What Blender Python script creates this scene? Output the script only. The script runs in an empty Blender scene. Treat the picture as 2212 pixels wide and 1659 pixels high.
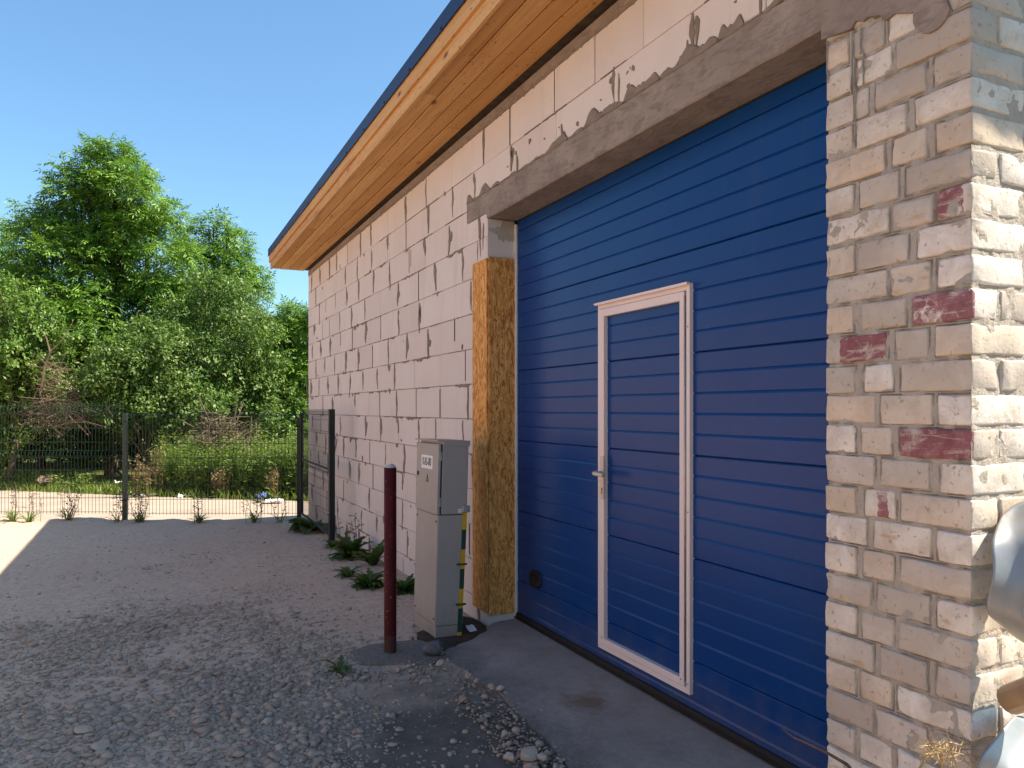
import bpy, bmesh, math, random
import numpy as np
from mathutils import Vector, Matrix, noise

random.seed(7)
rng = np.random.default_rng(7)
S = bpy.context.scene
COL = S.collection
R = math.radians

# ------------------------------------------------------------------ camera, sky, sun, exposure
TH = R(25.2)
SN, CS = math.sin(TH), math.cos(TH)
CAMH = 1.5
F = 1659.0                      # focal length in units of a 2212 wide picture
HX, HY = 1106.0, 884.0          # principal column and horizon row in that picture

cam = bpy.data.cameras.new('camera')
cam.sensor_width = 36.0
cam.lens = 27.0
cam.shift_y = 0.0246
cam.clip_start = 0.05
cam.clip_end = 1500
camo = bpy.data.objects.new('camera', cam)
COL.objects.link(camo)
camo.location = (0, 0, CAMH)
camo.rotation_euler = (R(90), 0, -TH)
S.camera = camo

SUNV = Vector((2.845, -1.42, 3.89)).normalized()
W = bpy.data.worlds.new('World')
S.world = W
W.use_nodes = True
wn, wl = W.node_tree.nodes, W.node_tree.links
wn.clear()
sky = wn.new('ShaderNodeTexSky')
sky.sky_type = 'NISHITA'
sky.sun_disc = False
sky.sun_elevation = math.asin(SUNV.z)
sky.sun_rotation = math.atan2(SUNV.x, SUNV.y)
sky.altitude = 10
sky.air_density = 1.1
sky.dust_density = 1.2
sky.ozone_density = 1.2
bg = wn.new('ShaderNodeBackground')
bg.inputs['Strength'].default_value = 0.084
wo = wn.new('ShaderNodeOutputWorld')
tint = wn.new('ShaderNodeMix')            # clear dry air: a touch less red than the model gives
tint.data_type = 'RGBA'
tint.blend_type = 'MULTIPLY'
tint.inputs[0].default_value = 1.0
tint.inputs[7].default_value = (.69, .93, 1.04, 1)
wl.new(sky.outputs[0], tint.inputs[6])
wl.new(tint.outputs[2], bg.inputs[0])
wl.new(bg.outputs[0], wo.inputs[0])

sun = bpy.data.lights.new('sun', 'SUN')
sun.energy = 5.0
sun.angle = R(0.53)
sun.color = (1.0, 0.885, 0.73)
suno = bpy.data.objects.new('sun', sun)
COL.objects.link(suno)
suno.rotation_euler = SUNV.to_track_quat('Z', 'Y').to_euler()
suno.location = (8, -6, 14)

S.view_settings.view_transform = 'Standard'
S.view_settings.look = 'None'
S.view_settings.exposure = 1.45
S.view_settings.gamma = 1.0
S.view_settings.use_curve_mapping = False
S.render.engine = 'CYCLES'
S.cycles.max_bounces = 8
S.cycles.diffuse_bounces = 5
S.cycles.transparent_max_bounces = 8


# ------------------------------------------------------------------ helpers
def at(px, depth, h=0.0):
    """a point seen in picture column px at the given distance, h metres above the yard"""
    x = (px - HX) / F * depth
    return Vector((x * CS + depth * SN, depth * CS - x * SN, h))


def ground_at(px, py, h=0.0):
    depth = (CAMH - h) * F / (py - HY)
    return at(px, depth, h)


def wall_y(px, X):
    t = (px - HX) / F
    return X * (CS - t * SN) / (SN + t * CS)


def at_px(px, py, depth):
    return at(px, depth, CAMH - (py - HY) * depth / F)


def tag(o, label=None, cat=None, group=None, kind=None):
    if label: o['label'] = label
    if cat: o['category'] = cat
    if group: o['group'] = group
    if kind: o['kind'] = kind
    return o


def empty(name, loc, label, cat, group=None, parent=None):
    o = bpy.data.objects.new(name, None)
    o.empty_display_size = 0.2
    COL.objects.link(o)
    o.location = loc
    return tag(o, label, cat, group)


def link(name, me, mat=None, parent=None, smooth=False):
    o = bpy.data.objects.new(name, me)
    COL.objects.link(o)
    if mat is not None:
        for m in (mat if isinstance(mat, (list, tuple)) else [mat]):
            me.materials.append(m)
    if smooth:
        me.polygons.foreach_set('use_smooth', [True] * len(me.polygons))
    if parent is not None:
        o.parent = parent
        if parent.type == 'EMPTY':
            o.matrix_parent_inverse = Matrix.Translation(-Vector(parent.location))
    return o


def mesh(name, verts, faces, mat=None, parent=None, smooth=False, mi=None):
    me = bpy.data.meshes.new(name)
    me.from_pydata([tuple(v) for v in verts], [], faces)
    if mi is not None:
        me.polygons.foreach_set('material_index', mi)
    me.validate()
    me.update()
    return link(name, me, mat, parent, smooth)


def np_mesh(name, V, Fc, mat=None, parent=None, smooth=False):
    """V (n,3), Fc (m,k) with constant k"""
    me = bpy.data.meshes.new(name)
    n, k = Fc.shape
    me.vertices.add(len(V))
    me.vertices.foreach_set('co', np.ascontiguousarray(V, dtype=np.float32).ravel())
    me.loops.add(n * k)
    me.loops.foreach_set('vertex_index', np.ascontiguousarray(Fc, dtype=np.int32).ravel())
    me.polygons.add(n)
    me.polygons.foreach_set('loop_start', np.arange(0, n * k, k, dtype=np.int32))
    me.polygons.foreach_set('loop_total', np.full(n, k, dtype=np.int32))
    me.update(calc_edges=True)
    return link(name, me, mat, parent, smooth)


class MB:
    """collects simple solids into one mesh"""
    def __init__(s):
        s.v, s.f, s.m = [], [], []

    def add(s, vs, fs, mi=0):
        b = len(s.v)
        s.v += [tuple(v) for v in vs]
        s.f += [tuple(i + b for i in f) for f in fs]
        s.m += [mi] * len(fs)
        return s

    def box(s, x0, x1, y0, y1, z0, z1, mi=0):
        v = [(x, y, z) for z in (z0, z1) for y in (y0, y1) for x in (x0, x1)]
        f = [(0, 2, 3, 1), (4, 5, 7, 6), (0, 1, 5, 4), (2, 6, 7, 3), (0, 4, 6, 2), (1, 3, 7, 5)]
        return s.add(v, f, mi)

    def tube(s, pts, rad, n=6, cap=True, mi=0):
        pts = [Vector(p) for p in pts]
        rads = rad if isinstance(rad, (list, tuple)) else [rad] * len(pts)
        b = len(s.v)
        ref = None
        for i, p in enumerate(pts):
            d = (pts[min(i + 1, len(pts) - 1)] - pts[max(i - 1, 0)])
            d = d.normalized() if d.length > 1e-9 else Vector((0, 0, 1))
            if ref is None:
                ref = Vector((1, 0, 0)) if abs(d.x) < .8 else Vector((0, 1, 0))
            a = d.cross(ref).normalized()
            c = a.cross(d).normalized()
            ref = c
            for k in range(n):
                t = 2 * math.pi * k / n
                s.v.append(tuple(p + (c * math.cos(t) + a * math.sin(t)) * rads[i]))
        for i in range(len(pts) - 1):
            for k in range(n):
                a0 = b + i * n + k
                a1 = b + i * n + (k + 1) % n
                s.f.append((a0, a1, a1 + n, a0 + n))
                s.m.append(mi)
        if cap:
            s.f.append(tuple(b + k for k in reversed(range(n))))
            s.f.append(tuple(b + (len(pts) - 1) * n + k for k in range(n)))
            s.m += [mi, mi]
        return s

    def build(s, name, mat=None, parent=None, smooth=False):
        return mesh(name, s.v, s.f, mat, parent, smooth, s.m)


def rounded_box(x0, x1, y0, y1, z0, z1, r, jit=0.0, seed=0.0, ctr=3, chip=0.0):
    """box with soft uneven arrises, a few dozen faces a side"""
    def lines(a, b):
        m = [a + (b - a) * k / (ctr + 1) for k in range(1, ctr + 1)] if (b - a) > .16 else [(a + b) / 2]
        return [a, a + r * .4, a + r] + m + [b - r, b - r * .4, b]
    L = [lines(x0, x1), lines(y0, y1), lines(z0, z1)]
    lo, hi = Vector((x0 + r, y0 + r, z0 + r)), Vector((x1 - r, y1 - r, z1 - r))
    idx, V, Fs = {}, [], []

    def vid(p):
        key = (round(p[0], 5), round(p[1], 5), round(p[2], 5))
        if key not in idx:
            q = Vector(p)
            c = Vector([min(max(q[i], lo[i]), hi[i]) for i in range(3)])
            d = q - c
            if d.length > 1e-7:
                k = 1.0
                if chip:
                    e = noise.noise(q * 17 + Vector((seed * 1.3, 0, seed))) + .6 * noise.noise(q * 46 + Vector((0, seed, 2)))
                    k = 1.0 - chip * max(0.0, e)
                q = c + d.normalized() * r * k
            if jit:
                nv = noise.noise_vector(q * 14 + Vector((seed, seed * .37, 0)))
                nv2 = noise.noise_vector(q * 45 + Vector((seed, 0, seed)))
                q = q + nv * jit + nv2 * jit * .45
            idx[key] = len(V)
            V.append(q)
        return idx[key]
    for ax in range(3):
        u, w = (ax + 1) % 3, (ax + 2) % 3
        for side in (0, 1):
            val = L[ax][0] if side == 0 else L[ax][-1]
            for i in range(len(L[u]) - 1):
                for j in range(len(L[w]) - 1):
                    q = []
                    for (a, b) in ((i, j), (i + 1, j), (i + 1, j + 1), (i, j + 1)):
                        p = [0, 0, 0]
                        p[ax] = val
                        p[u] = L[u][a]
                        p[w] = L[w][b]
                        q.append(vid(p))
                    Fs.append(tuple(q) if side else tuple(reversed(q)))
    return V, Fs


# ------------------------------------------------------------------ materials
class NT:
    def __init__(s, name):
        s.m = bpy.data.materials.new(name)
        s.m.use_nodes = True
        s.t = s.m.node_tree
        s.n = s.t.nodes
        s.l = s.t.links
        s.n.clear()
        s.out = s.n.new('ShaderNodeOutputMaterial')
        s.b = s.n.new('ShaderNodeBsdfPrincipled')
        s.l.new(s.b.outputs[0], s.out.inputs[0])
        s.tc = s.n.new('ShaderNodeTexCoord')
        s.co = s.tc.outputs['Object']

    def val(s, sock, v):
        if isinstance(v, bpy.types.NodeSocket):
            s.l.new(v, sock)
        elif v is not None:
            if sock.type == 'RGBA' and not hasattr(v, '__len__'):
                v = (v, v, v, 1)
            if sock.type == 'RGBA' and len(v) == 3:
                v = (*v, 1)
            sock.default_value = v

    def mapping(s, scale=(1, 1, 1), rot=(0, 0, 0), loc=(0, 0, 0), co=None):
        n = s.n.new('ShaderNodeMapping')
        n.inputs['Scale'].default_value = scale
        n.inputs['Rotation'].default_value = rot
        n.inputs['Location'].default_value = loc
        s.l.new(co or s.co, n.inputs[0])
        return n.outputs[0]

    def noise(s, scale=5, detail=4, rough=.6, co=None, dist=0.0):
        n = s.n.new('ShaderNodeTexNoise')
        n.inputs['Scale'].default_value = scale
        n.inputs['Detail'].default_value = detail
        n.inputs['Roughness'].default_value = rough
        n.inputs['Distortion'].default_value = dist
        s.l.new(co or s.co, n.inputs['Vector'])
        return n.outputs['Fac']

    def voro(s, scale=5, co=None, feature='F1', out='Distance', rnd=1.0):
        n = s.n.new('ShaderNodeTexVoronoi')
        n.feature = feature
        n.inputs['Scale'].default_value = scale
        n.inputs['Randomness'].default_value = rnd
        s.l.new(co or s.co, n.inputs['Vector'])
        return n.outputs[out]

    def ramp(s, fac, stops, interp='LINEAR'):
        n = s.n.new('ShaderNodeValToRGB')
        n.color_ramp.interpolation = interp
        e = n.color_ramp.elements
        while len(e) < len(stops):
            e.new(0.5)
        for i, (p, c) in enumerate(stops):
            e[i].position = p
            c = (c, c, c) if not hasattr(c, '__len__') else c
            e[i].color = (*c[:3], 1)
        s.val(n.inputs[0], fac)
        return n.outputs[0]

    def mix(s, fac, a, b, mode='MIX'):
        n = s.n.new('ShaderNodeMix')
        n.data_type = 'RGBA'
        n.blend_type = mode
        s.val(n.inputs[0], fac)
        s.val(n.inputs[6], a)
        s.val(n.inputs[7], b)
        return n.outputs[2]

    def math(s, op, a, b=None, clamp=False):
        n = s.n.new('ShaderNodeMath')
        n.operation = op
        n.use_clamp = clamp
        s.val(n.inputs[0], a)
        if b is not None:
            s.val(n.inputs[1], b)
        return n.outputs[0]

    def rnd(s):
        return s.n.new('ShaderNodeObjectInfo').outputs['Random']

    def island(s):
        return s.n.new('ShaderNodeNewGeometry').outputs['Random Per Island']

    def bump(s, h, strength=.5, dist=.01, prev=None):
        n = s.n.new('ShaderNodeBump')
        n.inputs['Strength'].default_value = strength
        n.inputs['Distance'].default_value = dist
        s.val(n.inputs['Height'], h)
        if prev is not None:
            s.l.new(prev, n.inputs['Normal'])
        return n.outputs[0]

    def done(s, col, rough=.8, spec=.3, metal=0.0, normal=None, **kw):
        s.val(s.b.inputs['Base Color'], col)
        s.val(s.b.inputs['Roughness'], rough)
        s.val(s.b.inputs['Specular IOR Level'], spec)
        s.val(s.b.inputs['Metallic'], metal)
        if normal is not None:
            s.l.new(normal, s.b.inputs['Normal'])
        return s.m


def plain(name, col, rough=.6, spec=.3, metal=0.0, var=.15, nscale=8.0, bump=0.0, bscale=60.0):
    t = NT(name)
    n = t.noise(nscale, 5, .6)
    dark = tuple(c * (1 - var) for c in col)
    lite = tuple(min(1, c * (1 + var)) for c in col)
    c = t.ramp(n, [(.3, dark), (.7, lite)])
    nm = t.bump(t.noise(bscale, 4, .6), bump, .004) if bump else None
    return t.done(c, rough, spec, metal, nm)


M = {}

# aerated concrete blocks
t = NT('aerated_block')
r = t.rnd()
base = t.ramp(r, [(0, (.62, .535, .475)), (.5, (.675, .595, .535)), (1, (.64, .55, .485))])
n1 = t.noise(2.2, 5, .6)
base = t.mix(t.math('MULTIPLY', t.ramp(n1, [(.45, 0), (.75, 1)]), .30), base, (.53, .435, .37))
st = t.noise(1, 4, .6, t.mapping((1, 9, .9)))
base = t.mix(t.math('MULTIPLY', t.ramp(st, [(.55, 0), (.72, 1)]), .30), base, (.50, .42, .35))
base = t.mix(t.ramp(t.noise(60, 2, .5), [(.68, 0), (.74, .35)]), base, (.33, .28, .25))
nb = t.bump(t.noise(140, 3, .7), .35, .002, t.bump(t.noise(16, 3, .6), .2, .004))
M['block'] = t.done(base, .92, .15, 0, nb)

# mortar smeared over the joints
t = NT('mortar')
c = t.ramp(t.noise(18, 6, .65), [(.3, (.19, .15, .118)), (.7, (.28, .225, .18))])
M['mortar'] = t.done(c, .95, .1, 0, t.bump(t.noise(90, 5, .7), .6, .004))
t = NT('joint_mortar')
c = t.ramp(t.noise(11, 6, .7), [(.25, (.42, .37, .305)), (.75, (.57, .515, .435))])
c = t.mix(t.ramp(t.noise(45, 4, .6), [(.6, 0), (.72, .7)]), c, (.32, .27, .21))
M['joint'] = t.done(c, .95, .1, 0, t.bump(t.noise(70, 6, .75), 1.0, .012))

# cast concrete lintel with formwork print
t = NT('lintel_concrete')
c = t.ramp(t.noise(4, 7, .65), [(.25, (.20, .16, .13)), (.55, (.285, .235, .195)), (.8, (.38, .32, .275))])
chip = t.noise(1, 4, .6, t.mapping((22, 9, 30), (.3, .2, .4)), 1.2)
c = t.mix(t.ramp(chip, [(.48, 0), (.66, .6)]), c, (.155, .123, .10))
M['lintel'] = t.done(c, .93, .15, 0, t.bump(chip, .5, .006, t.bump(t.noise(60, 5, .7), .5, .004)))


# old sand-lime bricks
WX_ = 2.156
def brick_mat(name, paint=None):
    t = NT(name)
    r = t.rnd()
    base = t.ramp(r, [(0, (.66, .605, .52)), (.18, (.46, .41, .345)), (.34, (.71, .66, .585)), (.48, (.58, .50, .40)),
                      (.58, (.51, .455, .385)), (.70, (.64, .58, .49)), (.80, (.42, .37, .31)), (.92, (.58, .475, .36))], 'CONSTANT')
    blot = t.noise(9, 6, .65, None, .6)
    base = t.mix(t.math('MULTIPLY', t.ramp(blot, [(.40, 0), (.64, 1)]), .62), base, (.42, .345, .27))
    base = t.mix(t.math('MULTIPLY', t.ramp(t.noise(5, 4, .6, t.mapping((1, 1, 1), loc=(3, 7, 1))), [(.5, 0), (.75, 1)]), .45), base, (.74, .67, .59))
    och = t.noise(1, 3, .5, t.mapping((7, 7, 26), (.25, 0, 0)))
    base = t.mix(t.math('MULTIPLY', t.ramp(och, [(.66, 0), (.74, 1)]), .5), base, (.42, .25, .09))
    base = t.mix(t.ramp(t.noise(55, 3, .6), [(.60, 0), (.72, .7)]), base, (.25, .19, .145))
    if paint is not None:
        w = t.noise(13, 7, .72, None, .5)
        g = t.noise(30, 4, .6, t.mapping((1, .35, 2.4)))
        pc = t.ramp(t.noise(20, 5, .7), [(.3, (.15, .03, .045)), (.55, (.24, .07, .09)), (.8, (.36, .19, .195))])
        f = t.math('MULTIPLY', t.ramp(w, [(.36, 0), (.46, 1)]), t.ramp(g, [(.33, .25), (.45, 1)]))
        if paint != 'full':
            axis, lo, hi = paint
            sep = t.n.new('ShaderNodeSeparateXYZ')
            t.l.new(t.co, sep.inputs[0])
            v = t.math('ADD', sep.outputs[axis], t.math('MULTIPLY', t.math('SUBTRACT', t.noise(40, 3, .6), .5), .03))
            f = t.math('MULTIPLY', f, t.math('MULTIPLY', t.math('GREATER_THAN', v, lo), t.math('LESS_THAN', v, hi)))
        sx = t.n.new('ShaderNodeSeparateXYZ')
        t.l.new(t.co, sx.inputs[0])
        f = t.math('MULTIPLY', f, t.math('LESS_THAN', sx.outputs[0], WX_ + .012))     # brushed on the front face only
        base = t.mix(t.math('MULTIPLY', f, .88), base, pc)
    nb = t.bump(t.noise(110, 4, .7), .4, .003, t.bump(t.noise(22, 5, .65), .5, .006))
    return t.done(base, .92, .15, 0, nb)


M['brick'] = brick_mat('sand_lime_brick')
M['brick_red'] = brick_mat('sand_lime_brick_maroon', 'full')

# pine boards
t = NT('pine_board')
gr = t.noise(1, 5, .6, t.mapping((30, 1.1, 30)), .4)
r = t.rnd()
c = t.ramp(gr, [(.25, (.46, .24, .080)), (.5, (.61, .345, .130)), (.75, (.69, .43, .18))])
c = t.mix(t.math('MULTIPLY', t.ramp(r, [(0, 0), (.5, .35), (1, .9)]), .75), c, (.40, .185, .055))
kn = t.voro(1, t.mapping((5.5, 2.1, 5.5)), 'F1')
c = t.mix(t.ramp(kn, [(.04, 1), (.12, 0)]), c, (.16, .06, .022))
red = t.noise(1, 4, .6, t.mapping((9, .8, 9), loc=(4, 1, 2)))
c = t.mix(t.math('MULTIPLY', t.ramp(red, [(.56, 0), (.72, 1)]), .55), c, (.36, .12, .032))
c = t.mix(t.ramp(t.noise(1, 2, .5, t.mapping((60, 22, 60))), [(.66, 0), (.72, .75)]), c, (.13, .052, .02))
M['pine'] = t.done(c, .7, .25, 0, t.bump(gr, .3, .004))

# oriented strand board
t = NT('strand_board')
col = None
for i, (rot, sc) in enumerate(((.10, 1.0), (-.34, 1.1), (.62, .9), (-.58, 1.05), (.24, 1.25), (-.12, 1.15))):
    co = t.mapping((1 / (78 * sc), 1 / (78 * sc), 1 / (10.5 * sc)), (rot, rot * .9, 0), (i * 3.1, i * 1.7, i * 2.3))
    co.node.vector_type = 'TEXTURE'
    n = t.n.new('ShaderNodeTexVoronoi')
    n.inputs['Scale'].default_value = 1.0
    t.l.new(co, n.inputs['Vector'])
    sepc = t.n.new('ShaderNodeSeparateColor')
    t.l.new(n.outputs['Color'], sepc.inputs[0])
    c = t.ramp(sepc.outputs[0], [(0, (.30, .125, .032)), (.35, (.55, .24, .062)), (.7, (.68, .325, .090)), (1, (.76, .44, .155))])
    col = c if col is None else t.mix(t.ramp(sepc.outputs[1], [(.55, 0), (.6, 1)], 'CONSTANT'), col, c)
    if i == 0: hh = sepc.outputs[0]
col = t.mix(t.ramp(t.noise(38, 3, .6, t.mapping((1, 1, .35))), [(.70, 0), (.76, .85)]), col, (.085, .035, .012))
M['osb'] = t.done(col, .7, .12, 0, t.bump(hh, .5, .003))

# door sheet
t = NT('blue_sheet')
c = t.ramp(t.noise(1.4, 4, .6), [(.3, (.0008, .036, .160)), (.7, (.0012, .044, .182))])
c = t.mix(t.math('MULTIPLY', t.ramp(t.noise(3, 6, .7, t.mapping((1, 1, .5))), [(.5, 0), (.8, 1)]), .14), c, (.035, .05, .085))
sp_ = t.n.new('ShaderNodeSeparateXYZ')
t.l.new(t.co, sp_.inputs[0])
hh_ = t.math('SUBTRACT', t.math('MULTIPLY', t.noise(7, 6, .75), .9), sp_.outputs[2])   # dried splashes near the sill
c = t.mix(t.math('MULTIPLY', t.ramp(hh_, [(.12, 0), (.45, 1)]), .30), c, (.12, .11, .11))
c = t.mix(t.math('MULTIPLY', t.ramp(t.noise(1, 5, .7, t.mapping((1, 9, .7))), [(.58, 0), (.75, 1)]), .10), c, (.13, .13, .14))
e = t.noise(1, 3, .6, t.mapping((260, 150, 320)))
M['blue'] = t.done(c, .30, .22, 0, t.bump(e, .28, .0012))
M['blue_trim'] = plain('blue_roof_metal', (.010, .022, .075), .5, .3, 0, .1)
M['roof_back'] = plain('roof_sheet', (.02, .05, .16), .4, .5, 0, .1)
M['frame'] = plain('white_aluminium', (.74, .61, .55), .5, .4, 0, .06, 3, .1, 80)
M['frame_dark'] = plain('frame_near_black', (.03, .03, .035), .6, .3)  # near-black, for the strips in the frame gaps and the rivets
M['handle'] = plain('satin_handle', (.62, .50, .41), .4, .5, .2, .05)
M['brass'] = plain('lock_metal', (.62, .56, .42), .3, .5, .8, .05)
M['rubber'] = plain('black_rubber', (.014, .011, .010), .7, .3, 0, .2, 20, .3)
M['foam'] = plain('pale_foam', (.58, .54, .50), .8, .2, 0, .1, 30, .5)
M['dark'] = plain('gap_shade', (.02, .016, .013), .9, .1)  # near-black colour standing in for shade inside the eave gaps

t = NT('cabinet_paint')
c = t.ramp(t.noise(3, 5, .6), [(.3, (.305, .27, .235)), (.7, (.35, .31, .275))])
c = t.mix(t.math('MULTIPLY', t.ramp(t.noise(7, 6, .7), [(.55, 0), (.8, 1)]), .3), c, (.25, .21, .18))
sp_ = t.n.new('ShaderNodeSeparateXYZ')
t.l.new(t.co, sp_.inputs[0])
hh_ = t.math('SUBTRACT', t.math('MULTIPLY', t.noise(11, 6, .75), .55), sp_.outputs[2])
c = t.mix(t.math('MULTIPLY', t.ramp(hh_, [(.02, 0), (.30, 1)]), .55), c, (.20, .145, .11))
c = t.mix(t.ramp(t.noise(34, 3, .6), [(.70, 0), (.75, .6)]), c, (.20, .12, .075))
c = t.mix(t.math('MULTIPLY', t.ramp(t.noise(1, 5, .7, t.mapping((14, 14, 1.2))), [(.55, 0), (.75, 1)]), .22), c, (.24, .19, .16))
M['cabinet'] = t.done(c, .5, .4, 0, t.bump(t.noise(250, 2, .5), .1, .001))
M['sign'] = plain('sign_white', (.72, .69, .68), .4, .4, 0, .03)
M['black'] = plain('print_black', (.012, .012, .013), .5, .3, 0, .1)
M['zinc'] = plain('zinc_clamp', (.42, .41, .40), .45, .5, .7, .2, 30)
M['yellow'] = plain('yellow_band', (.55, .33, .012), .5, .4, 0, .15, 20)
M['green_band'] = plain('dark_green_band', (.012, .045, .035), .5, .4, 0, .2, 20)
t = NT('bollard_paint')
c = t.ramp(t.noise(6, 6, .65, t.mapping((1, 1, .4))), [(.3, (.050, .0045, .0045)), (.7, (.080, .009, .009))])
sep = t.n.new('ShaderNodeSeparateXYZ')
t.l.new(t.co, sep.inputs[0])
low = t.math('LESS_THAN', t.math('ADD', sep.outputs[2], t.math('MULTIPLY', t.noise(14, 4, .7), .4)), .30)
c = t.mix(t.math('MULTIPLY', low, .5), c, (.075, .05, .04))
c = t.mix(t.ramp(t.noise(50, 3, .6), [(.66, 0), (.71, .8)]), c, (.22, .15, .12))
M['maroon'] = t.done(c, .55, .12, 0, t.bump(t.noise(40, 4, .6), .15, .003))
M['fence'] = plain('green_fence_steel', (.012, .035, .022), .45, .4, 0, .2, 10)
M['fence_dark'] = plain('black_post_steel', (.010, .013, .013), .5, .35, 0, .2, 10)

# apron concrete
t = NT('apron_concrete')
c = t.ramp(t.noise(2.2, 7, .65), [(.3, (.28, .215, .178)), (.7, (.40, .32, .27))])
c = t.mix(t.math('MULTIPLY', t.ramp(t.noise(7, 6, .7, None, .4), [(.5, 0), (.72, 1)]), .45), c, (.19, .147, .12))
c = t.mix(t.ramp(t.noise(70, 3, .6), [(.70, 0), (.74, .8)]), c, (.50, .47, .45))
c = t.mix(t.ramp(t.noise(32, 4, .6, t.mapping(loc=(5, 5, 0))), [(.68, 0), (.74, .7)]), c, (.09, .08, .075))
d = t.n.new('ShaderNodeVectorMath')
d.operation = 'DISTANCE'
d.inputs[1].default_value = tuple(ground_at(1262, 1512))
t.l.new(t.co, d.inputs[0])
dd = t.math('ADD', d.outputs['Value'], t.math('MULTIPLY', t.math('SUBTRACT', t.noise(9, 4, .7), .5), .30))
c = t.mix(t.ramp(dd, [(.05, .75), (.16, 0)]), c, (.20, .105, .055))
A_, B_ = ground_at(955, 1412), ground_at(1228, 1659)
nv_ = Vector((B_.y - A_.y, -(B_.x - A_.x), 0)).normalized()
if nv_.x < 0: nv_ = -nv_
dp_n = t.n.new('ShaderNodeVectorMath')
dp_n.operation = 'DOT_PRODUCT'
dp_n.inputs[1].default_value = tuple(nv_)
t.l.new(t.co, dp_n.inputs[0])
ed = t.math('SUBTRACT', dp_n.outputs['Value'], A_.dot(nv_))                # metres in from the broken edge
ed = t.math('ADD', ed, t.math('MULTIPLY', t.math('SUBTRACT', t.noise(5, 6, .7), .5), .75))
c = t.mix(t.ramp(ed, [(.0, .85), (.32, 0)]), c, t.ramp(t.noise(60, 4, .7), [(.35, (.10, .082, .068)), (.65, (.22, .18, .15))]))
M['apron'] = t.done(c, .9, .2, 0, t.bump(t.noise(24, 7, .7), .5, .010, t.bump(t.noise(150, 3, .7), .4, .002)))

# gravel yard: pale crushed limestone, compacted; dark fines near the apron
t = NT('gravel_ground')
v = t.voro(34, None, 'F1', 'Color')
sc_ = t.n.new('ShaderNodeSeparateColor')
t.l.new(v, sc_.inputs[0])
c = t.ramp(sc_.outputs[0], [(0, (.41, .295, .215)), (.5, (.475, .35, .26)), (1, (.54, .41, .315))])
c = t.mix(t.ramp(t.noise(.8, 5, .6), [(.35, 0), (.65, .55)]), c, (.46, .325, .235))
sep = t.n.new('ShaderNodeSeparateXYZ')
t.l.new(t.co, sep.inputs[0])
gx, gy = sep.outputs[0], sep.outputs[1]
# dark fines patch, centred in front of the apron
dx = t.math('MULTIPLY', t.math('SUBTRACT', gx, 1.3), 1.0)
dy = t.math('MULTIPLY', t.math('SUBTRACT', gy, 2.6), .66)
dl = t.math('SQRT', t.math('ADD', t.math('MULTIPLY', dx, dx), t.math('MULTIPLY', dy, dy)))
dl = t.math('ADD', dl, t.math('MULTIPLY', t.math('SUBTRACT', t.noise(2.4, 6, .7), .5), 1.1))
fines = t.ramp(t.noise(8, 7, .7), [(.3, (.088, .071, .058)), (.7, (.145, .119, .098))])
c = t.mix(t.ramp(t.math('MULTIPLY', dl, .3), [(.20, .95), (.37, 0)]), c, fines)
vd = t.voro(34, None, 'F1', 'Distance')
vd2 = t.voro(80, None, 'F1', 'Distance')
nb = t.bump(vd, -.55, .012, t.bump(vd2, -.5, .006, t.bump(t.noise(6, 5, .6), .4, .03)))
M['gravel'] = t.done(c, .95, .15, 0, nb)

t = NT('limestone_chip')
r = t.island()
c = t.ramp(r, [(0, (.25, .19, .145)), (.2, (.32, .245, .188)), (.45, (.365, .285, .222)), (.7, (.40, .315, .25)), (.85, (.37, .265, .19)), (1, (.46, .37, .30))])
c = t.mix(t.math('MULTIPLY', t.noise(40, 4, .6), .35), c, (.30, .225, .165))
M['stone'] = t.done(c, .92, .15, 0, t.bump(t.noise(120, 3, .6), .4, .003))
M['stone_dark'] = plain('dark_rubble', (.135, .125, .12), .95, .1, 0, .3, 14, .6)
M['road'] = plain('road_dust', (.32, .262, .21), .95, .1, 0, .12, 1.2, .4, 30)
M['earth'] = plain('bare_earth', (.075, .052, .038), .95, .1, 0, .35, 12, .9, 40)

t = NT('meadow_ground')
c = t.ramp(t.noise(.7, 6, .65), [(.3, (.045, .065, .018)), (.55, (.085, .105, .03)), (.75, (.14, .125, .06))])
M['meadow'] = t.done(c, .95, .1, 0, t.bump(t.noise(9, 6, .7), .8, .1))


def leaf_mat(name, cols, trans=.35, spec=.35, rough=.5):
    t = NT(name)
    r = t.island()
    k = len(cols) - 1
    c = t.ramp(r, [(i / k, q) for i, q in enumerate(cols)])
    c = t.mix(t.math('MULTIPLY', t.ramp(t.noise(.9, 3, .5), [(.35, 0), (.65, 1)]), .35), c, cols[0])
    t.val(t.b.inputs['Base Color'], c)
    t.val(t.b.inputs['Roughness'], rough)
    t.val(t.b.inputs['Specular IOR Level'], spec)
    tr = t.n.new('ShaderNodeBsdfTranslucent')
    t.val(tr.inputs[0], t.mix(.5, c, (.22, .42, .03), 'MIX'))
    mx = t.n.new('ShaderNodeMixShader')
    mx.inputs[0].default_value = trans
    t.l.new(t.b.outputs[0], mx.inputs[1])
    t.l.new(tr.outputs[0], mx.inputs[2])
    t.l.new(mx.outputs[0], t.out.inputs[0])
    return t.m


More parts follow.
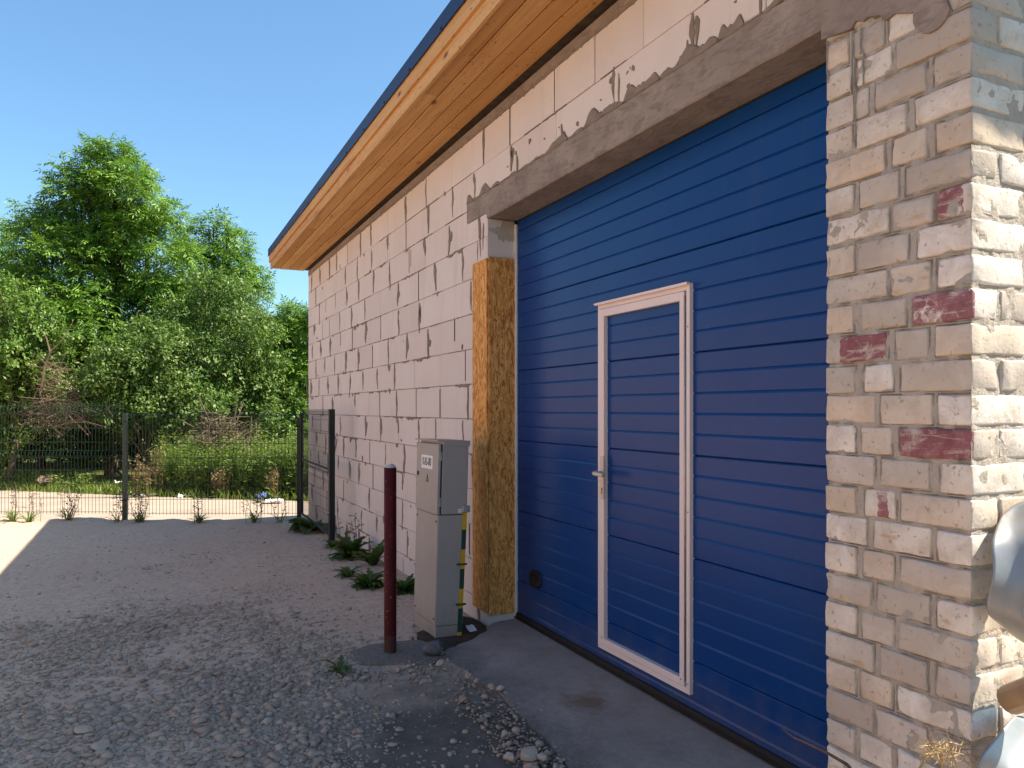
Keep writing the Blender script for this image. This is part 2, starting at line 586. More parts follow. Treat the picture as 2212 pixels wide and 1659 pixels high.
M['ash'] = leaf_mat('ash_leaf', [(.06, .14, .020), (.11, .225, .026), (.165, .30, .034), (.215, .335, .045)], .26)
M['apple'] = leaf_mat('bush_leaf', [(.045, .095, .020), (.085, .155, .030), (.125, .205, .040), (.18, .225, .06)], .26)
M['light'] = leaf_mat('pale_bush_leaf', [(.055, .115, .020), (.095, .18, .028), (.14, .235, .038), (.195, .26, .055)], .28)
M['deep'] = leaf_mat('painted_shade_leaf', [(.025, .055, .013), (.04, .08, .016), (.055, .10, .022)], .25)  # shade put into the leaf colour of the back trees and undergrowth
M['weed'] = leaf_mat('weed_leaf', [(.06, .115, .020), (.115, .19, .032), (.18, .24, .05), (.26, .24, .085)], .35)
M['grass'] = leaf_mat('grass_blade', [(.10, .155, .026), (.175, .235, .045), (.26, .27, .09)], .4)
M['plant'] = leaf_mat('plant_leaf', [(.035, .07, .014), (.055, .095, .018), (.08, .125, .028)], .25)
M['burdock'] = leaf_mat('large_leaf', [(.035, .055, .016), (.05, .075, .02)], .2)
M['rusty'] = leaf_mat('dock_seed', [(.15, .085, .045), (.21, .125, .065), (.19, .135, .07)], .2)
M['bark'] = plain('bark', (.085, .062, .045), .95, .1, 0, .35, 14, .8, 40)
M['twig'] = plain('dead_twig', (.12, .085, .06), .9, .15, 0, .3, 14)
M['straw'] = plain('straw', (.33, .235, .12), .8, .2, 0, .35, 30)
M['litter'] = plain('white_litter', (.72, .72, .72), .6, .3, 0, .1)
M['blue_rag'] = plain('blue_rag', (.05, .09, .2), .8, .2)
t = NT('bent_sheet_metal')
c = t.ramp(t.noise(5, 4, .6), [(.3, (.20, .215, .22)), (.7, (.27, .28, .285))])
c = t.mix(t.ramp(t.noise(16, 6, .7), [(.52, 0), (.68, .7)]), c, (.27, .23, .19))
M['sheet'] = t.done(c, .40, .5, .25, t.bump(t.noise(6, 3, .5), .22, .02))
M['tan_sheet'] = plain('tan_tube', (.42, .28, .16), .5, .4, .2, .2, 9)

# ------------------------------------------------------------------ setting: ground, yard, road
mesh('ground', [(-420, -420, -.40), (420, -420, -.40), (420, 420, -.40), (-420, 420, -.40)], [(0, 1, 2, 3)], M['meadow'])['kind'] = 'structure'


def sstep(a, b, x):
    q = min(1, max(0, (x - a) / (b - a)))
    return q * q * (3 - 2 * q)


def yard_h(X, Y):
    zc = X * SN + Y * CS
    n = noise.noise(Vector((X * .55, Y * .55, 0)))
    n2 = noise.noise(Vector((X * 2.6, Y * 2.6, 3.3)))
    n3 = noise.noise(Vector((X * 9, Y * 9, 1.3)))
    h = -.035 + .022 * n + .010 * n2 + .004 * n3
    h -= .05 * sstep(6, 10.5, Y)
    e = 11.0 + .10 * noise.noise(Vector((X * 1.7, Y * 1.7, 8))) + .05 * n3 - .35 * sstep(1.2, 1.9, X)
    h += .035 * sstep(e - .5, e - .05, zc) * (.5 + n2)
    return h + (-.37 - h) * sstep(e, e + .45, zc)


def axis(lo, hi, step, far_lo, far_hi, k):
    a = [lo + step * i for i in range(int((hi - lo) / step) + 1)]
    pre = [lo - (lo - far_lo) * (i / k) ** 1.6 for i in range(k, 0, -1)]
    post = [a[-1] + (far_hi - a[-1]) * (i / k) ** 1.6 for i in range(1, k + 1)]
    return pre + a + post


ax = axis(-1.9, 2.2, .045, -16, 11, 22)
ay = axis(2.2, 13.2, .045, .1, 17, 10)
V = [(x, y, yard_h(x, y)) for y in ay for x in ax]
nx = len(ax)
Fq = np.array([(j * nx + i, j * nx + i + 1, (j + 1) * nx + i + 1, (j + 1) * nx + i)
               for j in range(len(ay) - 1) for i in range(nx - 1)])
yard = np_mesh('gravel_yard', np.array(V), Fq, M['gravel'], None, True)
yard['kind'] = 'structure'

mesh('unseen_dark_ground', [(-16, -16, -.05), (11, -16, -.05), (11, .12, -.05), (-16, .12, -.05)], [(0, 1, 2, 3)], M['earth'])['kind'] = 'structure'  # unseen ground behind the camera, added dark to bounce less light
far_edge = [(-60, 71.6), (-31, 45.7), (-14, 30.4), (-7.5, 24.6), (-3.09, 20.68), (.4, 17.5), (2.61, 15.75), (5, 14.95), (9, 14.7), (40, 14.7)]
near_edge = [(-63, 66), (-35, 40.5), (-18, 25.4), (-10, 18.6), (-6.5, 15.8), (-2.6, 13.6), (0.6, 12.5), (2.9, 12.2), (9, 12.2), (40, 12.2)]
rv, rf = [], []
NR = 14
for (a, b) in zip(far_edge, near_edge):
    for k in range(NR + 1):
        q = k / NR
        rv.append((a[0] + (b[0] - a[0]) * q, a[1] + (b[1] - a[1]) * q, -.33 + .03 * math.sin(q * math.pi)))
for i in range(len(far_edge) - 1):
    for k in range(NR):
        o = i * (NR + 1) + k
        rf.append((o, o + 1, o + NR + 2, o + NR + 1))
mesh('road', rv, rf, M['road'], None, True)['kind'] = 'structure'


def road_far_y(x):
    for (a, b) in zip(far_edge[:-1], far_edge[1:]):
        if a[0] <= x <= b[0]:
            return a[1] + (b[1] - a[1]) * (x - a[0]) / (b[0] - a[0])
    return 15


# concrete apron and bollard pad, with broken edges
def slab(name, outline, ztop, thick, mat, rough=.02, sub=.06, tilt=None):
    pts = []
    for i, p in enumerate(outline):
        q = outline[(i + 1) % len(outline)]
        d = (Vector(q) - Vector(p)).length
        k = max(1, int(d / sub))
        for j in range(k):
            pts.append(Vector(p).lerp(Vector(q), j / k))
    pts = [Vector((p.x + rough * noise.noise(Vector((p.x * 9, p.y * 9, 1))) + rough * .6 * noise.noise(Vector((p.x * 31, p.y * 31, 4))),
                   p.y + rough * noise.noise(Vector((p.x * 9, p.y * 9, 6))) + rough * .6 * noise.noise(Vector((p.x * 31, p.y * 31, 9))), 0)) for p in pts]
    bm = bmesh.new()
    top = [bm.verts.new((p.x, p.y, ztop + (tilt(p) if tilt else 0))) for p in pts]
    bot = [bm.verts.new((p.x + (p.x - pts[i - 1].x) * .1, p.y, ztop - thick)) for i, p in enumerate(pts)]
    f = bm.faces.new(top)
    n = len(pts)
    for i in range(n):
        bm.faces.new((top[i], bot[i], bot[(i + 1) % n], top[(i + 1) % n]))
    bmesh.ops.triangulate(bm, faces=[f])
    bmesh.ops.recalc_face_normals(bm, faces=bm.faces)
    me = bpy.data.meshes.new(name)
    bm.to_mesh(me)
    bm.free()
    return link(name, me, mat)


apx = [(1060, 1352), (1030, 1374), (990, 1392), (962, 1399), (955, 1412), (985, 1430), (1015, 1448), (1040, 1468), (1078, 1488),
       (1094, 1502), (1122, 1535), (1165, 1570), (1200, 1610), (1228, 1659), (1262, 1760), (1290, 1900)]
apron_poly = [ground_at(x, y) for x, y in apx]
apron_poly = [(p.x, p.y) for p in apron_poly] + [(1.55, 1.2), (2.3, 1.2), (2.9, 1.99), (2.9, 4.96), (2.35, 4.96), (2.15, 4.93)]
apron_poly3 = [(x, y, 0) for x, y in apron_poly]


def in_poly(x, y, poly):
    c = False
    j = len(poly) - 1
    for i in range(len(poly)):
        xi, yi = poly[i][0], poly[i][1]
        xj, yj = poly[j][0], poly[j][1]
        if (yi > y) != (yj > y) and x < (xj - xi) * (y - yi) / (yj - yi) + xi:
            c = not c
        j = i
    return c


slab('concrete_apron', apron_poly3, .0, .09, M['apron'], .022, .05,
     lambda p: -.022 * sstep(2.2, 1.3, p.x) + .003 * noise.noise(p * 5))['kind'] = 'structure'
pad_px = [(762, 1402), (800, 1389), (860, 1381), (905, 1378), (932, 1384), (947, 1400), (952, 1418), (930, 1431), (880, 1427), (840, 1426), (800, 1431), (770, 1424)]
pad_poly = [ground_at(x, y) for x, y in pad_px]
slab('concrete_pad', pad_poly, -.010, .06, M['apron'], .025, .05, lambda p: .004 * noise.noise(p * 7))['kind'] = 'structure'
earth_px = [(898, 1372), (935, 1384), (962, 1398), (1000, 1388), (1030, 1373), (1052, 1360), (1040, 1340), (985, 1325), (940, 1330)]
slab('bare_earth', [ground_at(x, y) for x, y in earth_px], -.012, .05, M['earth'], .03, .05, lambda p: .02 * (.3 + noise.noise(p * 6)))['kind'] = 'structure'

# ------------------------------------------------------------------ stones
phi = (1 + 5 ** .5) / 2
ICO = np.array([(-1, phi, 0), (1, phi, 0), (-1, -phi, 0), (1, -phi, 0), (0, -1, phi), (0, 1, phi), (0, -1, -phi), (0, 1, -phi),
                (phi, 0, -1), (phi, 0, 1), (-phi, 0, -1), (-phi, 0, 1)]) / 1.9
ICOF = np.array([(0, 11, 5), (0, 5, 1), (0, 1, 7), (0, 7, 10), (0, 10, 11), (1, 5, 9), (5, 11, 4), (11, 10, 2), (10, 7, 6), (7, 1, 8),
                 (3, 9, 4), (3, 4, 2), (3, 2, 6), (3, 6, 8), (3, 8, 9), (4, 9, 5), (2, 4, 11), (6, 2, 10), (8, 6, 7), (9, 8, 1)])


def stones(P, size, flat=(.28, .62), sink=.33):
    n = len(P)
    V = ICO[None] * (1 + rng.uniform(-.55, .45, (n, 12, 1)))
    sc = np.stack([size, size * rng.uniform(.6, .95, n), size * rng.uniform(*flat, n)], 1) * .5
    V = V * sc[:, None, :]
    a = rng.uniform(0, 2 * np.pi, n)
    tx = rng.normal(0, .25, n)
    ct, st = np.cos(tx), np.sin(tx)
    y, z = V[..., 1] * ct[:, None] - V[..., 2] * st[:, None], V[..., 1] * st[:, None] + V[..., 2] * ct[:, None]
    V[..., 1], V[..., 2] = y, z
    ca, sa = np.cos(a)[:, None], np.sin(a)[:, None]
    x, y = V[..., 0] * ca - V[..., 1] * sa, V[..., 0] * sa + V[..., 1] * ca
    V[..., 0], V[..., 1] = x, y
    V += P[:, None, :]
    V[..., 2] += (sc[:, 2] * (1 - 2 * sink))[:, None] * .8
    Fc = (ICOF[None] + (np.arange(n) * 12)[:, None, None]).reshape(-1, 3)
    return V.reshape(-1, 3), Fc


sp, ss = [], []
tries = 0
while len(sp) < 40000 and tries < 420000:
    tries += 1
    Y = 2.6 + 8.6 * random.random() ** 1.5
    X = random.uniform(-2.6, 2.12)
    if Y < 5.0 and X > 1.95: continue
    zc = X * SN + Y * CS
    xr = X * CS - Y * SN
    if zc > 11.1 or xr < -.72 * zc - .2: continue
    if in_poly(X, Y, apron_poly) or in_poly(X, Y, [(p.x, p.y) for p in pad_poly]):
        if random.random() > .012: continue
    big = noise.noise(Vector((X * .9, Y * .9, 5))) + .6 * noise.noise(Vector((X * 2.3, Y * 2.3, 2)))
    core = math.exp(-((X - .10) / 1.25) ** 2 - ((Y - 4.5) / 2.1) ** 2)
    dark = math.exp(-((X - 1.3) / .85) ** 2 - ((Y - 2.6) / 1.45) ** 2)
    dens = .10 + .50 * core + .75 * big - .50 * dark
    if Y > 7.2: dens -= .10 * (Y - 7.2)
    if random.random() > max(.05, dens): continue
    s = random.lognormvariate(math.log(.0085 + .0082 * core), .66)
    s = min(s, .075)
    if Y > 6.5: s *= .7
    if dark > .4 and core < .3: s *= .75
    sp.append((X, Y, yard_h(X, Y)))
    ss.append(s)
# ridge of rubble along the broken apron edge
for (a, b, n) in (((935, 1432), (1050, 1480), 110), ((1050, 1478), (1100, 1512), 60), ((1100, 1520), (1215, 1640), 190), ((730, 1452), (935, 1440), 260), ((1080, 1600), (1230, 1659), 150), ((960, 1470), (1180, 1640), 260), ((960, 1400), (1200, 1560), 120)):
    for k in range(n):
        q = random.random()
        px = a[0] + (b[0] - a[0]) * q + random.gauss(-10, 22)
        py = a[1] + (b[1] - a[1]) * q + random.gauss(8, 12)
        p = ground_at(px, py, -.02)
        sp.append((p.x, p.y, max(-.03, yard_h(p.x, p.y)) + random.uniform(0, .012)))
        ss.append(min(.065, random.lognormvariate(math.log(.0145), .55)))
Vs, Fs = stones(np.array(sp), np.array(ss))
tag(np_mesh('gravel', Vs, Fs, M['stone']), 'loose pale crushed limestone spread over the shaded yard', 'gravel', None, 'stuff')


def rock(name, px, py, size, label, mat='stone', group=None, h=-.02, seed=1, flat=.65):
    bm = bmesh.new()
    bmesh.ops.create_icosphere(bm, subdivisions=2, radius=.5)
    for v in bm.verts:
        d = 1 + .45 * noise.noise(v.co * 2.1 + Vector((seed * 7.7, 0, 0))) + .15 * noise.noise(v.co * 6 + Vector((0, seed, 0)))
        v.co = Vector((v.co.x * d * size, v.co.y * d * size * .8, v.co.z * d * size * flat))
    me = bpy.data.meshes.new(name)
    bm.to_mesh(me)
    bm.free()
    o = link(name, me, M[mat])
    p = ground_at(px, py, h)
    o.location = (p.x, p.y, h + size * flat * .3)
    o.rotation_euler = (0, 0, seed * 1.3)
    return tag(o, label, 'stone', group)


rock('concrete_chunk', 936, 1408, .17, 'dark squarish concrete chunk on the pad between bollard and apron', 'stone_dark', None, .0, 3, .5)
rock('stone', 1143, 1636, .085, 'largest pale round stone lying in rubble at the bottom of the picture', 'stone', None, .0, 5)
for i, (px, py, s, lab) in enumerate(((1062, 1487, .05, 'left one of two pale stones side by side on the broken apron edge'), (1082, 1490, .046, 'right one of two pale stones side by side on the broken apron edge'),
                                   (1012, 1462, .05, 'pale stone on the apron edge halfway between the pad and the stone pair'), (952, 1436, .055, 'stone just below the dark concrete chunk'),
                                   (1030, 1474, .042, 'small stone close left of the stone pair on the apron edge'), (1100, 1640, .055, 'stone left of the largest round stone at the bottom of the picture'),
                                   (1172, 1640, .05, 'stone right of the largest round stone at the bottom of the picture'), (1090, 1588, .04, 'small stone alone on dark fines above the largest round stone'))):
    rock('stone', px, py, s, lab, 'stone', 'loose stones along the apron edge', .0, 11 + i)
rock('stone', 180, 1580, .10, 'large flat pale stone in the gravel near the lower left corner', 'stone', None, -.03, 31, .3)
rock('stone', 220, 1615, .10, 'broad bluish flat stone nearest the bottom left of the gravel', 'stone', None, -.03, 37, .3)

# ------------------------------------------------------------------ the garage building
WX = 2.156            # front wall plane
Y0, Y1 = 1.448, 11.80  # near and far ends of the front wall
ZT = 3.61             # soffit height
bld = empty('garage_building', (WX, 6.6, 0), 'unfinished garage of pale blocks with timber eaves and a big blue door', 'building')

# ---- block wall
core = MB()
core.box(WX + .012, WX + .25, 5.0, Y1 - .01, -.4, 3.50)
core.box(WX + .012, WX + .25, 1.99, 5.0, 2.99, 3.50)
core.box(WX + .012, 7.2, Y1 - .25, Y1 - .012, -.4, 2.9)      # far gable
core.box(6.95, 7.2, Y0 + .02, Y1 - .26, -.4, 2.9)            # back wall
bw = core.build('block_wall', M['mortar'], bld)
PITCH = .26
ZB = 1.687 - 7 * PITCH
smv, smf = MB(), None
SM = MB()


def smear(y, z0, z1, w, seed):
    """a strip of mortar squeezed out over an upright joint"""
    n = max(4, int(abs(z1 - z0) / .014))
    L, Rr = [], []
    for k in range(n + 1):
        q = k / n
        z = z1 + (z0 - z1) * q
        env = min(1, 3.0 * q + .25) * min(1, 2.2 * (1 - q) + .10)
        fat = .65 + .55 * noise.noise(Vector((seed, z * 7, 1))) + .35 * noise.noise(Vector((seed, z * 30, 3)))
        ww = max(.0012, w * env * max(.15, fat))
        off = w * .35 * noise.noise(Vector((seed, z * 9, 9)))
        L.append((y + off + ww * .5, z))
        Rr.append((y + off - ww * .5, z))
    x0, x1 = WX + .003, WX - .0055
    v, f = [], []
    for k in range(n + 1):
        mid = (L[k][0] + Rr[k][0]) / 2
        v += [(x0, L[k][0], L[k][1]), (x1, L[k][0] * .7 + mid * .3, L[k][1]), (x1, Rr[k][0] * .7 + mid * .3, Rr[k][1]), (x0, Rr[k][0], Rr[k][1])]
    for k in range(n):
        a = 4 * k
        f += [(a, a + 4, a + 5, a + 1), (a + 1, a + 5, a + 6, a + 2), (a + 2, a + 6, a + 7, a + 3)]
    SM.add(v, f)


def blob(y0, y1, z, up, down, seed, n=None, x1=None, fq=16.0, hi=.5):
    """mortar squeezed out along a bed joint between y0 and y1"""
    n = n or max(4, int((y1 - y0) / .012))
    v, f = [], []
    x0, xf = WX + .003, (x1 if x1 is not None else WX - .005)
    for k in range(n + 1):
        q = k / n
        y = y0 + (y1 - y0) * q
        env = min(1, 6 * q) * min(1, 6 * (1 - q))
        a = max(.0, .5 + .9 * noise.noise(Vector((y * fq, seed, 1))) + hi * noise.noise(Vector((y * 52, seed, 4))))
        b = max(.0, .5 + .9 * noise.noise(Vector((y * 14, seed, 7))) + .6 * noise.noise(Vector((y * 44, seed, 5))))
        zt = z + .001 + up * env * a
        zb = z - .001 - down * env * b
        v += [(x0, y, zt), (xf, y, zt * .8 + zb * .2), (xf, y, zb * .85 + zt * .15), (x0, y, zb)]
    for k in range(n):
        a = 4 * k
        f += [(a, a + 1, a + 5, a + 4), (a + 1, a + 2, a + 6, a + 5), (a + 2, a + 3, a + 7, a + 6)]
    SM.add(v, f)


LINT_B, LINT_T = 2.848, 3.035
blocks_low = []
random.seed(21)
courses = int(round((3.507 - ZB) / PITCH))
for ci in range(-1, courses):
    z0 = ZB + ci * PITCH
    z1 = z0 + PITCH
    # upright joints
    joints = []
    y = Y1
    first = (.62, .30, .45, .18)[ci % 4] + random.uniform(-.04, .04)
    y -= first
    while y > Y0:
        joints.append(y)
        y -= random.choice((.62, .62, .62, .60, .63, .45))
    ylow = 5.0 if z1 < LINT_T + .02 else 1.9
    zlow = z0
    if z0 < LINT_T + .01 < z1 and ylow < 3:
        zlow = LINT_T + .012                     # course cut down over the lintel
    edges = [Y1] + [j for j in joints if j > ylow + .12] + [ylow]
    for (a, b) in zip(edges[:-1], edges[1:]):
        zz = z0
        if b < 5.36 and z0 < LINT_T + .01 and z1 > LINT_B and a > 5.0:
            # the block the lintel bears on is cut round its end
            pass
        if a <= 5.02 or (ylow < 3 and b < 5.0):
            zz = max(z0, zlow)
        dp = random.uniform(-.003, .0022)
        g = .0022
        m_ = MB()
        cut = None
        if b < 5.36 < a and z1 > LINT_B + .02 and z0 < LINT_T:      # split at lintel end
            parts = [(a, 5.37, z0), (5.37, b, max(z0, LINT_T + .012))]
            if z0 < LINT_B: blocks_low.append((5.368, 5.003, z0, LINT_B + .040))
        elif a <= 5.36 and z1 > LINT_B + .02 and z0 < LINT_T:
            parts = [(a, b, max(z0, LINT_T + .012))]
            if z0 < LINT_B: blocks_low.append((min(a, 5.368), 5.003, z0, LINT_B + .040))
        else:
            parts = [(a, b, zz)]
        for (pa, pb, pz) in parts:
            if z1 - pz < .03 or pa - pb < .03: continue
            x0, x1 = WX + dp, WX + .05
            bv = .003
            v = [(x1, pa - g, pz + g), (x1, pb + g, pz + g), (x1, pb + g, z1 - g), (x1, pa - g, z1 - g)]
            v += [(x0 + bv, q[1], q[2]) for q in v[:4]]
            v += [(x0, pa - g - bv, pz + g + bv), (x0, pb + g + bv, pz + g + bv), (x0, pb + g + bv, z1 - g - bv), (x0, pa - g - bv, z1 - g - bv)]
            f = [(8, 11, 10, 9)]
            for k in range(4):
                k2 = (k + 1) % 4
                f += [(k, 4 + k, 4 + k2, k2), (4 + k, 8 + k, 8 + k2, 4 + k2)]
            f = [tuple(reversed(q)) for q in f]
            m_ = mesh('block', v, f, M['block'], bw)
    for j in joints:
        if j < ylow + .1: continue
        if z0 < LINT_T < z1 and j < 5.4: z0s = LINT_T + .01
        elif j < 5.4 and LINT_B < z0 < LINT_T: continue
        else: z0s = z0
        rr = random.random()
        if rr < .12: continue
        w = .007 if rr < .36 else random.uniform(.030, .062) * (1 + .24 * max(0, j - 4))
        za = z1 - random.uniform(-.01, .03)
        zb = z0s + random.choice((0, 0, 0, -.04, .02, .09)) + random.uniform(-.02, .03)
        if z0s > z0: zb = max(zb, z0s - .005)
        smear(j + random.uniform(-.006, .006), zb, za, w, j * 3 + ci)
        if random.random() < .16:
            smear(j - random.uniform(.03, .06), zb + random.uniform(.02, .1), za - random.uniform(0, .1), w * .8, j * 5 + ci)
    if ci >= 0:
        y = ylow
        while y < Y1 - .05:
            ln = random.uniform(.10, .55)
            y2 = min(Y1 - .01, y + ln)
            if random.random() < .48 and not (z0 < LINT_T + .01 and z0 > LINT_B - .05 and y < 5.4):
                amp = random.choice((.002, .003, .005, .008, .018))
                blob(y, y2, z0, amp * .5, amp * 1.4, ci * 7 + y)
            y = y2 + random.uniform(0, .12)
        for k in range(4):
            yy = random.uniform(max(5.1, ylow + .2), Y1 - .2)
            if random.random() < .5:
                blob(yy, yy + random.uniform(.04, .11), z0 + random.uniform(-.02, .01), .035, .05, ci * 3 + yy)
for (ya_, yb_, za_, zb_) in blocks_low[:1]:
    MB().box(WX + .0005, WX + .05, yb_, ya_, za_ + .002, zb_).build('block', M['block'], bw)
for k in range(64):                       # flecks of mortar left on the faces, mostly beside the joints
    yy = random.uniform(5.2, Y1 - .15) if k % 4 else random.uniform(2.1, 5)
    zz = ZB + PITCH * random.randint(0, courses - 1) + random.gauss(0, .03) if k % 4 else random.uniform(3.06, 3.2)
    ln = random.uniform(.008, .035) * (1 + .1 * max(0, yy - 4))
    blob(yy, yy + ln, zz, ln * random.uniform(.4, 1.2), ln * random.uniform(.4, 1.6), k * 1.7, 5, WX - .0045)
# mortar heaped on top of the lintel
y = 2.05
while y < 5.30:
    y2 = y + random.uniform(.12, .5)
    blob(y, min(y2, 5.37), LINT_T + .004, random.choice((.03, .05, .08, .11)), .012, y * 3, None, WX - .009, 8.0, .14)
    y = y2 - .02
for yy in (2.3, 2.75, 3.3, 3.9, 4.5):
    smear(yy, LINT_T - .01, LINT_T + random.uniform(.10, .2), .03, yy * 9)
# dark smears on the corner above the strand board
smear(5.11, 2.60, 2.80, .045, 61)
smear(5.06, 2.64, 2.83, .03, 64)
smear(5.16, 2.58, 2.72, .02, 67)
# grey mortar band under the soffit, with a ragged lower edge
blob(Y0 + .5, Y1 - .02, 3.512, .032, .020, 77, 700, WX - .006)
so = SM.build('mortar_smear', M['mortar'], bw)
so['kind'] = 'stuff'
MB().box(WX - .004, WX + .10, Y0 + .45, Y1, 3.507, 3.580).build('mortar_band', M['lintel'], bw)

# return of the block wall in the opening (jamb) with its mortar patch
jb = MB()
jb.box(WX + .0, WX + .26, 4.985, 5.0, -.1, LINT_B)
jamb = jb.build('jamb_block', M['block'], bw)
mesh('block', [(WX + .001, 4.984, 2.70), (WX + .215, 4.984, 2.70), (WX + .215, 4.984, 2.846), (WX + .001, 4.984, 2.846)], [(0, 1, 2, 3)], M['block'], bw)
pv = [(WX + .005, 2.762), (WX + .03, 2.757), (WX + .055, 2.745), (WX + .075, 2.742), (WX + .082, 2.70), (WX + .088, 2.706), (WX + .10, 2.712), (WX + .112, 2.70), (WX + .12, 2.69), (WX + .128, 2.712),
      (WX + .15, 2.71), (WX + .165, 2.695), (WX + .175, 2.708), (WX + .20, 2.70), (WX + .213, 2.706), (WX + .213, 2.842), (WX + .11, 2.842), (WX + .10, 2.80), (WX + .085, 2.79), (WX + .07, 2.80), (WX + .065, 2.785), (WX + .03, 2.782), (WX + .005, 2.785)]
nv = len(pv)
mesh('mortar_patch', [(x, 4.9835, z) for x, z in pv] + [(x, 4.979, z) for x, z in pv],
     [tuple(range(nv, 2 * nv))] + [(i, (i + 1) % nv, nv + (i + 1) % nv, nv + i) for i in range(nv)], M['joint'], bw)

# ---- lintel
v, f = [], []
ny = 60
ya, yb = 1.96, 5.37
for k in range(ny + 1):
    y = ya + (yb - ya) * k / ny
    j = .0035 * noise.noise(Vector((y * 11, 0, 0)))
    j2 = .004 * noise.noise(Vector((y * 8, 5, 0)))
    zl = LINT_B if y < 5.01 else LINT_B + .045
    v += [(WX + .24, y, zl), (WX + .004 + j, y, zl + j2), (WX - .004 + j, y, zl + .008 + j2), (WX - .005, y, LINT_T + j2 * 2), (WX + .24, y, LINT_T)]
for k in range(ny):
    a = 5 * k
    for i in range(4):
        f.append((a + i, a + 5 + i, a + 6 + i, a + 1 + i))
f += [(0, 1, 2, 3, 4), tuple(5 * ny + i for i in (4, 3, 2, 1, 0))]
mesh('lintel', v, f, M['lintel'], bld)
MB().box(WX + .005, WX + .20, 5.005, 5.09, LINT_B - .045, LINT_B + .04).build('lintel_bearing', M['lintel'], bld)
# wall over the pillar
# ---- brick pillar and its return
rowsD = {
    11: [(120, 400), (430, 760), (800, 1100), (1140, 1650)], 10: [(130, 430), (470, 840), (880, 1665)], 9: [(130, 590), (660, 1200), (1270, 1650)],
    8: [(140, 430), (470, 1000), (1080, 1665)], 7: [(150, 770), (840, 1210), (1290, 1680)], 6: [(150, 440), (500, 910), (970, 1690)],
    5: [(150, 810), (835, 1270), (1300, 1690)], 4: [(160, 450), (490, 1010), (1100, 1700)], 3: [(160, 795), (820, 1240), (1300, 1715)],
    2: [(160, 440), (520, 990), (1050, 1690)], 1: [(160, 795), (870, 1220), (1290, 1690)], 0: [(170, 460), (540, 850), (920, 1700)],
    -1: [(175, 660), (710, 1260), (1310, 1700)], -2: [(180, 460), (520, 840), (910, 1695)], -3: [(170, 660), (720, 1240), (1330, 1700)],
    -4: [(180, 470), (550, 880), (930, 1700)], -5: [(180, 580), (650, 1250), (1310, 1700)], -6: [(180, 470), (540, 860), (920, 1700)],
    -7: [(175, 635), (675, 1230), (1295, 1700)], -8: [(180, 470), (525, 860), (910, 1690)], -9: [(175, 650), (720, 1210), (1290, 1690)],
    -10: [(180, 470), (510, 845), (885, 1690)], -11: [(180, 640), (670, 1195), (1245, 1690)], -12: [(175, 460), (500, 845), (885, 1690)],
    -13: [(175, 640), (680, 1200), (1290, 1690)], -14: [(175, 470), (520, 860), (910, 1690)], -15: [(175, 640), (700, 1210), (1290, 1690)], -16: [(175, 460), (510, 860), (900, 1690)],
    12: [(140, 600), (660, 1200), (1270, 1660)], 13: [(140, 430), (470, 860), (900, 1660)], 14: [(140, 600), (660, 1200), (1270, 1660)],
    15: [(140, 430), (470, 860), (900, 1660)], 16: [(140, 600), (660, 1200), (1270, 1660)], 17: [(140, 430), (470, 860), (900, 1660)], 18: [(140, 600), (660, 1200), (1270, 1660)], 19: [(140, 430), (470, 860), (900, 1660)]}
pc = MB()
pc.box(WX + .022, WX + .30, Y0 + .022, 1.968, -.4, 3.57)
pc.box(WX + .30, 7.2, Y0 + .022, Y0 + .24, -.4, 3.1)
CP = .1027


def crop_y(cx):
    return wall_y((2280 + .2712 * cx) / 1.302, WX)


def lumpy(place, a0, a1, na, z0, z1, nz, rects):
    """pointing between the bricks: lumpy, nearly flush, with hairline cracks where it has shrunk off the bricks"""
    A, Z = np.meshgrid(np.linspace(a0, a1, na + 1), np.linspace(z0, z1, nz + 1))
    sd = np.full(A.shape, 1.0)
    for (ra, rb, rz0, rz1) in rects:
        q = np.maximum(np.abs(A - (ra + rb) / 2) - abs(ra - rb) / 2, np.abs(Z - (rz0 + rz1) / 2) - (rz1 - rz0) / 2)
        sd = np.where(np.abs(q) < np.abs(sd), q, sd)
    v, f = [], []
    for i in range(nz + 1):
        for j in range(na + 1):
            q = Vector((A[i, j] * 24, Z[i, j] * 24, 3.0))
            n1, n2 = noise.noise(q), noise.noise(q * 2.7)
            d = max(.0014, .0046 + .0034 * n1 + .0024 * n2)
            g_ = min(1, max(0, .55 + 1.6 * noise.noise(q * .9 + Vector((7, 3, 1)))))
            d += .011 * g_ * math.exp(-((sd[i, j] - .0006) / .0024) ** 2)
            v.append(place(A[i, j], d, Z[i, j]))
    for i in range(nz):
        for j in range(na):
            o_ = i * (na + 1) + j
            f.append((o_, o_ + 1, o_ + na + 2, o_ + na + 1))
    return v, f


